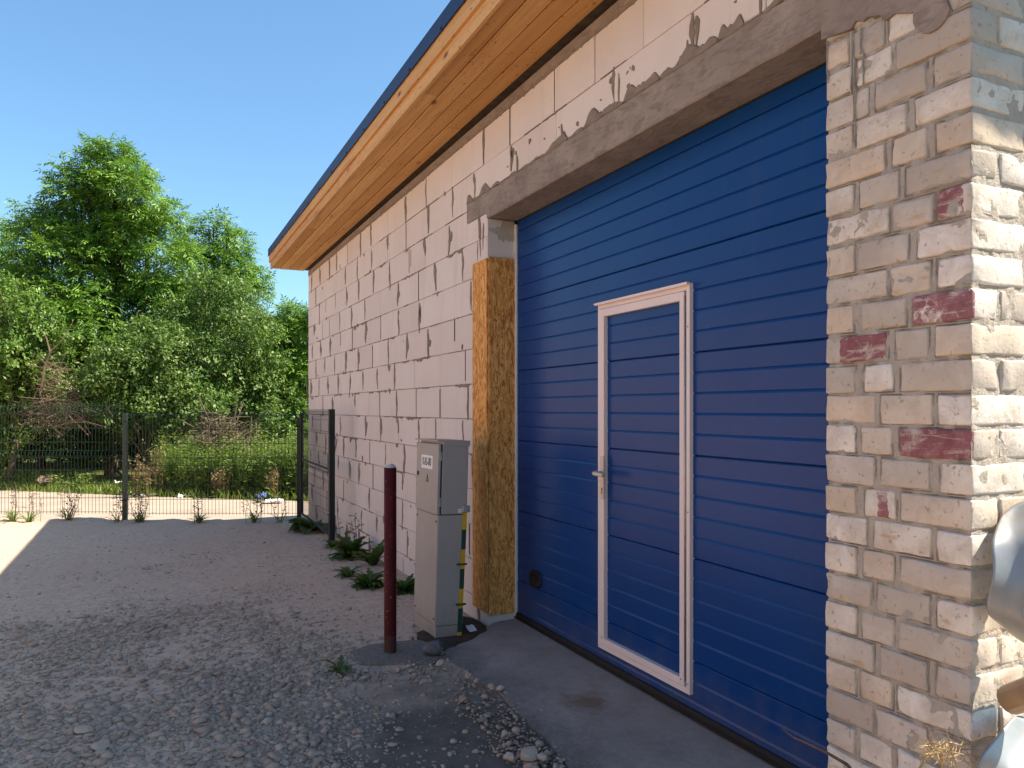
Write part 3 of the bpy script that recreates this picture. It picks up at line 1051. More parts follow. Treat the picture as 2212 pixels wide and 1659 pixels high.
rc = []
for row, units in rowsD.items():
    z0 = 1.551 + row * CP + .0055
    for ui, (a, b) in enumerate(units):
        rc.append((1.983 if ui == 0 else crop_y(a), Y0 if ui == len(units) - 1 else crop_y(b), z0, z0 + CP - .011))
pc.add(*lumpy(lambda a, d, z: (WX + d, a, z), 1.974, Y0 + .004, 170, .25, 2.85, 850, rc))
pc.add(*lumpy(lambda a, d, z: (WX + d, a, z), 1.974, Y0 + .004, 60, 2.85, 3.57, 90, []))
pc.add(*lumpy(lambda a, d, z: (a, Y0 + d, z), WX + .004, 3.2, 120, -.2, 3.1, 380, []))
pillar = pc.build('brick_pillar', M['joint'], bld)
random.seed(5)
for row, units in rowsD.items():
    z0 = 1.551 + row * CP + .0055
    z1 = z0 + CP - .011
    if z1 > 3.56: continue
    for ui, (a, b) in enumerate(units):
        ya, yb = crop_y(a), crop_y(b)
        if ui == 0: ya = 1.983
        last = ui == len(units) - 1
        if last: yb = Y0
        dp = random.uniform(-.0035, .0010)
        long_ = (ya - yb) > .19
        depth = .12 if long_ else .25
        mat = M['brick']
        lab = None
        if (row, ui) in ((2, 2), (-2, 2)):
            mat, lab = M['brick_red'], 'brick with flaking maroon paint'
        if (row, ui) == (1, 0):
            mat, lab = brick_mat('brick_part_maroon', (1, -5, crop_y(300))), 'brick mostly covered in maroon paint'
        if (row, ui) == (5, 2):
            mat, lab = brick_mat('brick_corner_maroon', (1, crop_y(1580), 9)), 'corner brick with a maroon painted left half'
        if (row, ui) == (-4, 1):
            mat, lab = brick_mat('brick_stripe_maroon', (1, crop_y(800), crop_y(690))), 'brick with one upright maroon stripe'
        zz0 = z0 + random.uniform(-.003, .003)
        zz1 = z1 + random.uniform(-.003, .003)
        v, f = rounded_box(WX + dp, WX + depth, yb + (0 if last else random.uniform(0, .004)), ya, zz0, zz1,
                           random.uniform(.007, .0125), .0026, row * 3.1 + ui * 1.7, 4, 1.0)
        o = mesh('brick', v, f, mat, pillar, True)
        if lab: o['label'] = lab
        if last:                          # bricks of the return, behind the corner one
            x = WX + depth + random.uniform(.010, .016)
            k = 0
            while x < 3.2:
                ln = .25 if (k + (0 if long_ else 1)) % 2 == 0 or random.random() < .4 else .12
                if long_ and k == 0: ln = .25
                v, f = rounded_box(x, x + ln, Y0 + random.uniform(-.005, .001), Y0 + .11, zz0, zz1, random.uniform(.007, .012), .0026, row * 5.3 + k, 4, 1.5)
                mm = M['brick']
                o2 = mesh('brick', v, f, mm, pillar, True)
                x += ln + random.uniform(.010, .016)
                k += 1
# mortar spilled over the top of the pillar
pts = []
for cx, cy in ((120, 430), (180, 400), (300, 360), (400, 320), (440, 300), (480, 230), (560, 230), (600, 190), (740, 160), (760, 210), (800, 215), (880, 150), (960, 145), (1050, 140), (1090, 125), (1085, 240), (1110, 300),
               (1180, 350), (1250, 352), (1330, 310), (1390, 250), (1430, 190), (1470, 100), (1440, 0), (1300, -330), (600, -330), (120, -330)):
    px, py = (2280 + .2712 * cx) / 1.302, (.2712 * cy) / 1.302
    y = wall_y(px, WX)
    zc = WX * SN + y * CS
    pts.append((y, CAMH - (py - HY) * zc / F))
n = len(pts)
mp = mesh('mortar_patch', [(WX + .01, y, z) for y, z in pts] + [(WX - .010, y * .985 + 1.7 * .015, z * .998 + .006) for y, z in pts],
          [tuple(reversed(range(n, 2 * n)))] + [(i, nn, n + nn, n + i) for i in range(n) for nn in [(i + 1) % n]], M['lintel'], pillar)
dr = MB()
for (cx, c0, c1, w) in ((430, 330, 980, .013), (455, 600, 1260, .006), (520, 300, 560, .012), (550, 520, 880, .004), (180, 430, 870, .004), (470, 900, 1530, .0045)):
    px = (2280 + .2712 * cx) / 1.302
    y = wall_y(px, WX)
    zc = WX * SN + y * CS
    za = CAMH - (.2712 * c0 / 1.302 - HY) * zc / F
    zb = CAMH - (.2712 * c1 / 1.302 - HY) * zc / F
    nn = 12
    vv, ff = [], []
    for k in range(nn + 1):
        q = k / nn
        ww = w * (1 - .55 * q) * (1 + .5 * noise.noise(Vector((cx, q * 5, 0)))) * .5
        yo = .004 * noise.noise(Vector((cx, q * 4, 6)))
        z = za + (zb - za) * q
        vv += [(WX + .004, y + yo + ww, z), (WX - .0065, y + yo + ww * .5, z), (WX - .0065, y + yo - ww * .5, z), (WX + .004, y + yo - ww, z)]
    for k in range(nn):
        a = 4 * k
        ff += [(a, a + 4, a + 5, a + 1), (a + 1, a + 5, a + 6, a + 2), (a + 2, a + 6, a + 7, a + 3)]
    dr.add(vv, ff)
dr.build('mortar_drip', M['joint'], pillar)

# ---- roof and eaves
RY0, RY1 = .984, 11.95
KR = -.147
rb = MB()
for (xa, xb) in ((1.62, 7.8),):
    za, zb = 3.83, 3.83 + KR * (xb - xa)
    rb.add([(xa, RY0, za), (xb, RY0, zb), (xb, RY1, zb), (xa, RY1, za), (xa, RY0, za + .055), (xb, RY0, zb + .055), (xb, RY1, zb + .055), (xa, RY1, za + .055)],
           [(0, 3, 2, 1), (4, 5, 6, 7), (0, 1, 5, 4), (1, 2, 6, 5), (2, 3, 7, 6), (3, 0, 4, 7)])
roof = rb.build('roof', M['roof_back'], bld)
# blue edge metal: an upright leaf with a drip lip
tr = MB()
tr.box(1.590, 1.594, RY0 - .01, RY1 + .012, 3.785, 3.890)
tr.box(1.590, 1.66, RY0 - .01, RY1 + .012, 3.890, 3.894)
tr.box(1.584, 1.590, RY0 - .01, RY1 + .012, 3.783, 3.790)
trim = tr.build('roof_trim', M['blue_trim'], roof)
y = RY0 + .3
while y < RY1:
    s = MB()
    s.tube([(1.5905, y, 3.80), (1.583, y, 3.80)], .009, 6)
    s.build('screw', M['rubber'], roof)
    y += .62
random.seed(12)


def boards(name, x0, x1, z0, z1, cuts):
    ys = [RY0] + cuts + [RY1]
    for a, b in zip(ys[:-1], ys[1:]):
        j = random.uniform(-.0015, .0015)
        x_, X_ = x0, x1
        vv, ff = rounded_box(x0, x1, a + .0012, b - .0012, z0 + j, z1 + j, .0025, 0, 0, 1)
        mesh(name, vv, ff, M['pine'], roof)


boards('fascia_board', 1.600, 1.622, 3.69, 3.815, [4.4, 8.6])
boards('fascia_board', 1.622, 1.646, ZT - .012, 3.79, [3.2, 7.3, 10.4])
xs = [1.648, 1.757, 1.880, 2.000, 2.118]
cl = [[4.9, 9.1], [2.4, 6.5, 10.7], [3.6, 8.1], [5.4, 9.8]]
for i in range(4):
    boards('soffit_board', xs[i] + .0045, xs[i + 1] - .0045, ZT - (0, .003, 0, .003)[i], ZT + .010, cl[i])
MB().box(2.118, WX + .09, RY0 + .02, RY1 - .02, ZT + .004, ZT + .05).build('wall_plate', M['bark'], roof)
MB().box(1.65, 6.5, RY0 + .02, RY1 - .02, ZT + .012, ZT + .03).build('gap_shade_sheet', M['dark'], roof)  # dark sheet added so the gaps between soffit boards look shaded
MB().box(WX + .10, WX + .26, Y0 + .02, Y1 - .02, 3.50, ZT + .02).build('gap_shade_fill', M['dark'], bld)  # dark box painting the shade seen through the gap under the soffit
MB().box(WX + .10, 6.9, Y1 - .24, Y1 - .02, 2.9, 3.60).build('gable_infill', M['mortar'], bld)

# ---- strand board cladding of the jamb
cla = MB()
vv, ff = rounded_box(WX - .014, WX - .001, 4.974, 5.235, .06, 2.565, .0018, 0, 0, 1)
mesh('strand_board', vv, ff, M['osb'], bld)['label'] = 'narrow strand board on the face of the wall'
vv, ff = rounded_box(WX - .0005, WX + .205, 4.962, 4.974, .045, 2.575, .0018, 0, 0, 1)
mesh('strand_board', vv, ff, M['osb'], bld)['label'] = 'wide strand board lining the side of the opening'
fm = MB()
random.seed(3)
z = .02
pz = []
while z < 2.84:
    pz.append((z, random.uniform(0, .010)))
    z += .04
vv, ff = [], []
for z, o in pz:
    vv += [(WX + .203, 4.985, z), (WX + .203 - o * .4, 4.956 - o * .3, z), (WX + .222, 4.952 - o * .5, z), (WX + .222, 4.985, z)]
for k in range(len(pz) - 1):
    a = 4 * k
    ff += [(a, a + 4, a + 5, a + 1), (a + 1, a + 5, a + 6, a + 2), (a + 2, a + 6, a + 7, a + 3)]
mesh('sealing_foam', vv, ff, M['foam'], bld, True)

# ---- sectional door
DX = 2.376
DYA, DYB = 1.90, 4.985
door = MB().box(DX + .03, DX + .045, DYA, DYB, .04, 2.9).build('garage_door', M['blue'], bld)
GP = .0996
joints = [.045, .280, .778, 1.276, 1.774, 2.272, 2.77]
tops = joints[1:] + [3.2]


def section(z0, z1):
    prof = [(DX + .03, z0 + .002), (DX + .004, z0 + .002), (DX, z0 + .006)]
    gs = []
    g = 1.774 - GP * 20
    while g < z1 - .02:
        if g > z0 + .02: gs.append(g)
        g += GP
    for g in gs:
        prof += [(DX, g - .0055), (DX + .0042, g + .0045), (DX + .0046, g + .0054), (DX + .0006, g + .0070), (DX, g + .0076)]
    prof += [(DX, z1 - .007), (DX + .004, z1 - .002), (DX + .03, z1 - .002)]
    n = len(prof)
    ysn = 8
    v, f = [], []
    for k in range(ysn + 1):
        y = DYA + (DYB - DYA) * k / ysn
        v += [(x, y, z) for x, z in prof]
    for k in range(ysn):
        for i in range(n - 1):
            a = k * n + i
            f.append((a, a + 1, a + n + 1, a + n))
    return mesh('door_panel', v, f, M['blue'], door)


for a, b in zip(joints, tops):
    section(a, b)
bs = MB()
for k in range(1):
    pts = [(DX - .012, .045), (DX - .016, .03), (DX - .013, .004), (DX + .03, .004), (DX + .03, .05), (DX - .008, .05)]
    n = len(pts)
    v = [(x, DYA, z) for x, z in pts] + [(x, DYB, z) for x, z in pts]
    bs.add(v, [(i, (i + 1) % n, n + (i + 1) % n, n + i) for i in range(n)] + [tuple(range(n)), tuple(reversed(range(n, 2 * n)))])
bs.build('bottom_seal', M['rubber'], door)
ss_ = MB()
ss_.tube([(DX - .004, 4.970, .03), (DX - .004, 4.970, 2.85)], .014, 8)
ss_.build('side_seal', M['rubber'], door, True)
MB().box(DX - .006, DX + .02, DYA, DYB, 2.840, 2.90).build('head_seal', M['rubber'], door)

# wicket: fixed outer frame and leaf frame
WYL, WYR, WZB, WZT = 3.830, 2.990, .118, 2.112


def frame_rect(name, ya, yb, za, zb, wl, wr, wb, wt, x0, x1, lip=.004):
    m_ = MB()
    m_.box(x0, x1, ya - wl, ya, za, zb)
    m_.box(x0, x1, yb, yb + wr, za, zb)
    m_.box(x0, x1 , yb + wr, ya - wl, zb - wt, zb)
    m_.box(x0, x1, yb + wr, ya - wl, za, za + wb)
    o = m_.build(name, M['frame'], door)
    bv = o.modifiers.new('edge', 'BEVEL')
    bv.width = .0025
    bv.segments = 2
    bv.limit_method = 'ANGLE'
    return o


frame_rect('wicket_frame', WYL, WYR, WZB, WZT, .024, .026, .030, .034, DX - .022, DX + .012)
frame_rect('leaf_frame', WYL - .0275, WYR + .040, WZB + .032, WZT - .0365, .043, .034, .034, .044, DX - .026, DX + .010)
MB().box(DX - .012, DX + .010, WYR + .026, WYR + .040, WZB + .03, WZT - .036).build('hinge_gap', M['frame_dark'], door)
MB().box(DX - .008, DX + .010, WYL - .0275, WYL - .024, WZB + .03, WZT - .034).build('lock_gap', M['frame_dark'], door)
hg = MB()
hg.tube([(DX - .022, WYR + .0335, WZB + .06), (DX - .022, WYR + .0335, WZT - .06)], .0042, 8)
hg.build('hinge_rod', M['zinc'], door, True)
mesh('drip_cap', *(lambda a: (a.v, a.f))(MB().box(DX - .040, DX - .0225, WYR - .004, WYL + .020, WZT - .004, WZT + .001).box(DX - .0415, DX - .0385, WYR - .004, WYL + .004, WZT - .012, WZT + .002)), M['frame'], door)
hp = MB()
hp.box(DX - .034, DX - .0262, WYL - .078, WYL - .045, .986, 1.228)
o = hp.build('handle_plate', M['handle'], door)
bv = o.modifiers.new('edge', 'BEVEL'); bv.width = .003; bv.segments = 2
lv = MB()
lv.tube([(DX - .034, WYL - .058, 1.135), (DX - .078, WYL - .058, 1.135), (DX - .088, WYL - .066, 1.134), (DX - .090, WYL - .080, 1.133), (DX - .090, WYL - .165, 1.131)],
        [.011, .011, .0125, .0125, .012], 8)
lv.build('lever_handle', M['handle'], door, True)
lc = MB()
lc.tube([(DX - .033, WYL - .062, 1.042), (DX - .043, WYL - .062, 1.042)], .0085, 10)
lc.box(DX - .042, DX - .033, WYL - .066, WYL - .058, 1.012, 1.038)
lc.build('lock_cylinder', M['brass'], door)
for (yy, zz) in ((WYR + .012, WZB + .05), (WYR + .012, 1.0), (WYR + .012, 1.9), (WYL - .05, WZB + .07), (WYR + .06, WZB + .06)):
    MB().tube([(DX - .0255 if yy > WYR + .03 else DX - .0215, yy, zz), (DX - .0275 if yy > WYR + .03 else DX - .0235, yy, zz)], .004, 6).build('rivet', M['frame_dark'], door)

# recessed hand grip
gy, gz_ = 4.66, .345
n = 18
outer = [(gy + .085 * math.copysign(abs(math.cos(t)) ** .6, math.cos(t)), gz_ + .058 * math.copysign(abs(math.sin(t)) ** .6, math.sin(t))) for t in [2 * math.pi * k / n for k in range(n)]]
v = [(DX - .001, y, z) for y, z in outer] + [(DX - .016, gy + (y - gy) * .95, gz_ + (z - gz_) * .95) for y, z in outer] + \
    [(DX - .016, gy + (y - gy) * .74, gz_ + .002 + (z - gz_) * .62) for y, z in outer] + [(DX - .002, gy + (y - gy) * .6, gz_ + .006 + (z - gz_) * .45) for y, z in outer]
f = []
for r_ in range(3):
    for k in range(n):
        k2 = (k + 1) % n
        f.append((r_ * n + k, r_ * n + k2, (r_ + 1) * n + k2, (r_ + 1) * n + k))
f.append(tuple(3 * n + k for k in range(n)))
mesh('hand_grip', v, f, M['rubber'], door, True)

# ------------------------------------------------------------------ the garage row across the yard (mirrored in the blue door)
M['render_wall'] = plain('pale_pink_render', (.66, .49, .40), .9, .2, 0, .08, 2.0, .3, 30)
M['brown_door'] = plain('brown_garage_door', (.22, .10, .06), .6, .3, 0, .15)
row_b = empty('garage_row', (-9.2, 6, -.3), 'long low pink rendered garage row across the yard, left of the picture', 'building')
MB().box(-14.5, -9.2, -10, 30, -.45, 3.9).build('wall', M['render_wall'], row_b)
MB().box(-14.9, -8.9, -10.3, 30.3, 3.9, 4.05).build('roof', M['roof_back'], row_b)
for k in range(5):
    y_ = -7 + k * 7.6
    d_ = MB().box(-9.2 - .02, -9.2 + .03, y_, y_ + 2.6, -.35, 2.2).build('door', M['brown_door'], row_b)
    for q in range(1, 4):
        MB().box(-9.17, -9.155, y_ + .65 * q - .02, y_ + .65 * q + .02, -.3, 2.15).build('batten', M['brown_door'], d_)

# ------------------------------------------------------------------ electrical cabinet
cab_at = Vector((1.685, 4.76, -.03))
cab = empty('electrical_cabinet', cab_at, 'grey two-part electrical cabinet marked KAS-80 leaning by the block wall', 'electrical cabinet')
CW, CD = .45, .190           # along the wall, away from it
kids = []


def cpart(name, mb, mat, smooth=False, bev=0, par=None):
    o = mb.build(name, mat, None, smooth)
    o.parent = par or cab
    if bev:
        b_ = o.modifiers.new('edge', 'BEVEL'); b_.width = bev; b_.segments = 2; b_.limit_method = 'ANGLE'
    return o


# local frame: x depth towards the wall, y along the wall, z up
cpart('foot', MB().box(.002, CD - .002, .002, CW - .002, -.05, .105), M['cabinet'], bev=.002)
cpart('plinth', MB().box(0, CD, 0, CW, .108, .832), M['cabinet'], bev=.003)
cpart('plinth_cover', MB().box(-.004, -.0005, .006, CW - .002, .112, .826), M['cabinet'], bev=.001)
for (yy, zz) in ((.03, .15), (CW - .03, .15), (.03, .79), (CW - .03, .79)):
    cpart('screw', MB().tube([(-.004, yy, zz), (-.008, yy, zz)], .007, 8), M['black'])
body = cpart('cabinet_body', MB().box(.018, CD + .01, -.004, CW + .004, .838, 1.318), M['cabinet'], bev=.003)
cpart('cabinet_door', MB().box(-.012, .008, .0, CW, .836, 1.300), M['cabinet'], bev=.004)
cpart('door_gasket', MB().box(.008, .018, .004, CW - .004, .842, 1.30), M['black'])
cpart('cabinet_roof', MB().box(-.024, CD + .018, -.010, CW + .012, 1.318, 1.326).box(.02, CD + .018, -.010, -.0045, 1.290, 1.318), M['cabinet'], bev=.0015)
for zz in (.92, 1.22):
    cpart('hinge', MB().box(-.004, .012, -.004, -.0005, zz - .03, zz + .03), M['zinc'])
cpart('lock', MB().tube([(-.012, CW - .045, 1.085), (-.017, CW - .045, 1.085)], .016, 12), M['black'])
sg = cpart('sign_plate', MB().box(-.0145, -.0122, .105, .335, 1.128, 1.218), M['sign'])


def text_mesh(name, body_, size, mat, parent, bold=.0):
    cu = bpy.data.curves.new(name, 'FONT')
    cu.body = body_
    cu.size = size
    cu.align_x = 'CENTER'
    cu.align_y = 'CENTER'
    cu.offset = bold
    cu.extrude = .0004
    cu.resolution_u = 3
    tmp = bpy.data.objects.new(name + '_curve', cu)
    COL.objects.link(tmp)
    dg = bpy.context.evaluated_depsgraph_get()
    dg.update()
    me = bpy.data.meshes.new_from_object(tmp.evaluated_get(dg))
    bpy.data.objects.remove(tmp)
    bpy.data.curves.remove(cu)
    o = link(name, me, mat)
    o.parent = parent
    return o


tx = text_mesh('lettering', 'KAS-80', .078, M['black'], sg, .0009)
# read from the front: text right = -y, up = z, normal = -x
tx.matrix_local = Matrix(((0, 0, -1, -.0152), (-.76, 0, 0, .22), (0, 1.0, 0, 1.173), (0, 0, 0, 1)))
tri = MB()
ty, tz = .205, 1.065
tri.add([(-.0125, ty + .030, tz - .026), (-.0125, ty - .030, tz - .026), (-.0125, ty, tz + .032), (-.0135, ty + .030, tz - .026), (-.0135, ty - .030, tz - .026), (-.0135, ty, tz + .032)],
        [(3, 5, 4), (0, 3, 4, 1), (1, 4, 5, 2), (2, 5, 3, 0)])
wt = cpart('warning_triangle', tri, M['black'])
M['warn'] = plain('faded_yellow', (.26, .21, .14), .6, .3)
cpart('triangle_field', MB().add([(-.0139, ty + .018, tz - .019), (-.0139, ty - .018, tz - .019), (-.0139, ty, tz + .016)], [(0, 2, 1)]), M['warn'], par=wt)
cpart('bolt_mark', MB().add([(-.0143, ty + .003, tz + .008), (-.0143, ty - .003, tz + .008), (-.0143, ty + .002, tz - .003), (-.0143, ty - .004, tz - .003), (-.0143, ty + .002, tz - .016), (-.0143, ty + .005, tz - .002)],
                            [(0, 1, 2, 5), (5, 2, 3, 4)]), M['black'], par=wt)
cpart('earth_sticker', MB().box(.135, .160, -.0052, -.0042, .848, .873), M['sign'])
for (a, b, h) in ((.141, .154, .862), (.1435, .1515, .8585), (.146, .149, .855)):
    cpart('earth_mark', MB().box(a, b, -.0058, -.0052, h, h + .0014), M['black'])
cpart('earth_mark', MB().box(.1468, .1482, -.0058, -.0052, .8634, .869), M['black'])
# striped earthing strap down the side, thin flat bar, leaning a little
strap = MB()
zs = [.858, .735, .605, .475, .345, .215, .06, -.05]
for k in range(len(zs) - 1):
    mi = k % 2
    for (za, zb) in ((zs[k], zs[k + 1]),):
        xa = .183 - .020 * (.858 - za) / .9
        xb = .183 - .020 * (.858 - zb) / .9
        strap.add([(xa - .015, -.010, za), (xa + .015, -.010, za), (xb + .015, -.013, zb), (xb - .015, -.013, zb),
                   (xa - .015, -.005, za), (xa + .015, -.005, za), (xb + .015, -.008, zb), (xb - .015, -.008, zb)],
                  [(0, 3, 2, 1), (4, 5, 6, 7), (0, 4, 7, 3), (1, 2, 6, 5), (0, 1, 5, 4), (3, 7, 6, 2)], mi)
so_ = cpart('earthing_strap', strap, [M['yellow'], M['green_band']])
for zz in (.50, .235):
    cpart('strap_clip', MB().box(.135, .205, -.0135, -.003, zz, zz + .012), M['green_band'])
cl_ = MB()
cl_.box(.160, .214, -.024, -.0045, .850, .895)
clamp = cpart('earth_clamp', cl_, M['zinc'], bev=.004)
cpart('clamp_bolt', MB().tube([(.187, -.024, .872), (.187, -.036, .872)], .010, 6), M['zinc'])
cab.rotation_euler = (R(-.4), R(1.7), 0)

# ------------------------------------------------------------------ bollard
bp = ground_at(843, 1404)
bol = empty('bollard', (bp.x, bp.y, -.02), 'maroon steel pipe bollard filled with concrete in front of the cabinet', 'bollard')
bt = MB()
n = 24
RB = .0385
for z in (-.05, 1.155):
    bt.v += [(RB * math.cos(2 * math.pi * k / n), RB * math.sin(2 * math.pi * k / n), z) for k in range(n)]
bt.v += [(RB * .9 * math.cos(2 * math.pi * k / n), RB * .9 * math.sin(2 * math.pi * k / n), 1.157) for k in range(n)]
for r_ in (0, 1):
    for k in range(n):
        bt.f.append((r_ * n + k, r_ * n + (k + 1) % n, (r_ + 1) * n + (k + 1) % n, (r_ + 1) * n + k)); bt.m.append(0)
o = bt.build('pipe', M['maroon'], None, True); o.parent = bol
capv, capf = [], []
for i in range(5):
    rr = RB * .93 * math.cos(i / 4 * math.pi / 2 * .96)
    zz = 1.150 + .028 * math.sin(i / 4 * math.pi / 2)
    for k in range(14):
        t_ = 2 * math.pi * k / 14
        capv.append((rr * math.cos(t_) + .006 * (i / 4), rr * math.sin(t_), zz + .006 * noise.noise(Vector((math.cos(t_) * 3, math.sin(t_) * 3, i)))))
for i in range(4):
    for k in range(14):
        capf.append((i * 14 + k, i * 14 + (k + 1) % 14, (i + 1) * 14 + (k + 1) % 14, (i + 1) * 14 + k))
capf.append(tuple(4 * 14 + k for k in range(14)))
M['cap'] = plain('cap_concrete', (.45, .42, .41), .95, .1, 0, .2, 30, .6)
o = mesh('concrete_fill', capv, capf, M['cap'], None, True); o.parent = bol

# ------------------------------------------------------------------ fence and gate
fd = Vector((CS, -SN, 0))
post_c = at(270, 11.0)
post_r = at(646, 11.0)


def mesh_panel(m_, A, B, zb, zt, vees, wire=.0055, step=.05, depth=.028):
    A, B = Vector(A), Vector(B)
    L = (B - A).length
    d = (B - A) / L
    nrm = Vector((d.y, -d.x, 0))
    n = int(L / step)

    def off(z):
        for v_ in vees:
            if abs(z - v_) < .05:
                return depth * (1 - abs(z - v_) / .05)
        return 0
    zs = sorted(set([zb, zt] + [q for v_ in vees for q in (v_ - .05, v_, v_ + .05) if zb < q < zt]))
    for k in range(n + 1):
        p = A + d * (k * step + (L - n * step) / 2)
        m_.tube([p + Vector((0, 0, z)) + nrm * off(z) for z in zs], wire * .5, 4, False)
    hz = [zb + .03]
    while hz[-1] + .2 < zt: hz.append(hz[-1] + .2)
    for v_ in vees: hz += [v_ - .05, v_ + .05]
    for z in hz:
        m_.tube([A + Vector((0, 0, z)) + nrm * .004, B + Vector((0, 0, z)) + nrm * .004], wire * .62, 4, False)


fen = empty('wire_fence', (post_c.x, post_c.y, -.1), 'green welded wire mesh fence with steel posts along the yard edge', 'fence')
LB = post_c - fd * 2.5
LC = post_c - fd * 5.0
RC = post_r
mp_ = MB(); mesh_panel(mp_, post_c + fd * .03, RC - fd * .03, -.02, 1.44, [.74, 1.38]); mp_.build('mesh_panel', M['fence'], fen)
mp_ = MB(); mesh_panel(mp_, LB + fd * .03, post_c - fd * .02, .0, 1.59, [.86, 1.50]); mp_.build('mesh_panel', M['fence'], fen)
mp_ = MB(); mesh_panel(mp_, LC, LB - fd * .03, .02, 1.61, [.88, 1.52]); mp_.build('mesh_panel', M['fence'], fen)


def post(p, zt, w=.062, d_=.042, mat='fence', name='post', parent=None):
    m_ = MB()
    u = fd * (w / 2)
    q = Vector((-fd.y, fd.x, 0)) * (d_ / 2)
    v = []
    for z in (-.45, zt):
        v += [p - u - q, p + u - q, p + u + q, p - u + q]
        for k in range(4):
            v[-1 - k] = Vector((v[-1 - k].x, v[-1 - k].y, z))
    m_.add(v, [(0, 1, 5, 4), (1, 2, 6, 5), (2, 3, 7, 6), (3, 0, 4, 7), (4, 5, 6, 7)])
    m_.build(name, M[mat], parent)
    c_ = MB()
    for zz in (.20, zt - .12):
        a = p - u * 1.6 - q * 1.4
        b = p + u * 1.6 - q * 1.4
        c_.tube([Vector((a.x, a.y, zz)), Vector((b.x, b.y, zz))], .011, 6)
    c_.build('clip', M['fence_dark'], parent)


post(post_c, 1.445, mat='fence', parent=fen)
post(LB, 1.60, mat='fence', parent=fen)
post(post_r, 1.38, .050, .05, mat='fence_dark', parent=fen)
post(LC, 1.62, mat='fence', parent=fen)

# gate leaf folded back against the wall
ga = Vector((1.905, 8.97, 0))
gb = Vector((post_r.x + .02, post_r.y - .10, 0))
gat = empty('mesh_gate', (ga.x, ga.y, -.05), 'green mesh gate leaf folded back against the far end of the wall', 'gate')
gm = MB(); mesh_panel(gm, ga, gb, .80, 1.50, [1.42], .0038); gm.build('mesh_panel', M['fence'], gat)
gm = MB(); mesh_panel(gm, ga, gb, .0, .78, [.70], .0038); gm.build('mesh_panel', M['fence'], gat)
fr = MB()
fr.box(ga.x - .032, ga.x + .032, ga.y - .03, ga.y + .03, -.06, 1.50)
fr.build('stile', M['fence_dark'], gat)
fr = MB(); fr.box(gb.x - .02, gb.x + .02, gb.y - .02, gb.y + .02, .0, 1.44); fr.build('stile', M['fence_dark'], gat)
fr = MB(); fr.tube([ga + Vector((0, 0, .79)), gb + Vector((0, 0, .79))], .016, 6); fr.build('rail', M['fence_dark'], gat)
fr = MB(); fr.tube([ga + Vector((0, 0, .02)), gb + Vector((0, 0, .02))], .016, 6); fr.build('rail', M['fence_dark'], gat)
for zz in (.30, .75, 1.2):
    MB().tube([(ga.x - .033, ga.y - .012, zz), (ga.x - .039, ga.y - .012, zz)], .007, 6).build('bolt', M['zinc'], gat)


# ------------------------------------------------------------------ foliage
def leaf_cloud(P, D, N, L, Wd):
    """diamond leaves: base P, direction D, face normal N, length L, width Wd"""
    Sd = np.cross(D, N)
    Sd /= np.linalg.norm(Sd, axis=1, keepdims=True) + 1e-9
    mid = P + D * (L * .45)[:, None] - N * (L * .04)[:, None]
    tip = P + D * L[:, None] - N * (L * .16)[:, None]
    V = np.stack([P, mid + Sd * (Wd * .5)[:, None], tip, mid - Sd * (Wd * .5)[:, None]], 1)
    n = len(P)
    Fc = (np.arange(n) * 4)[:, None] + np.array([0, 1, 2, 3])[None]
    return V.reshape(-1, 3), Fc


def norm(a):
    return a / (np.linalg.norm(a, axis=-1, keepdims=True) + 1e-9)


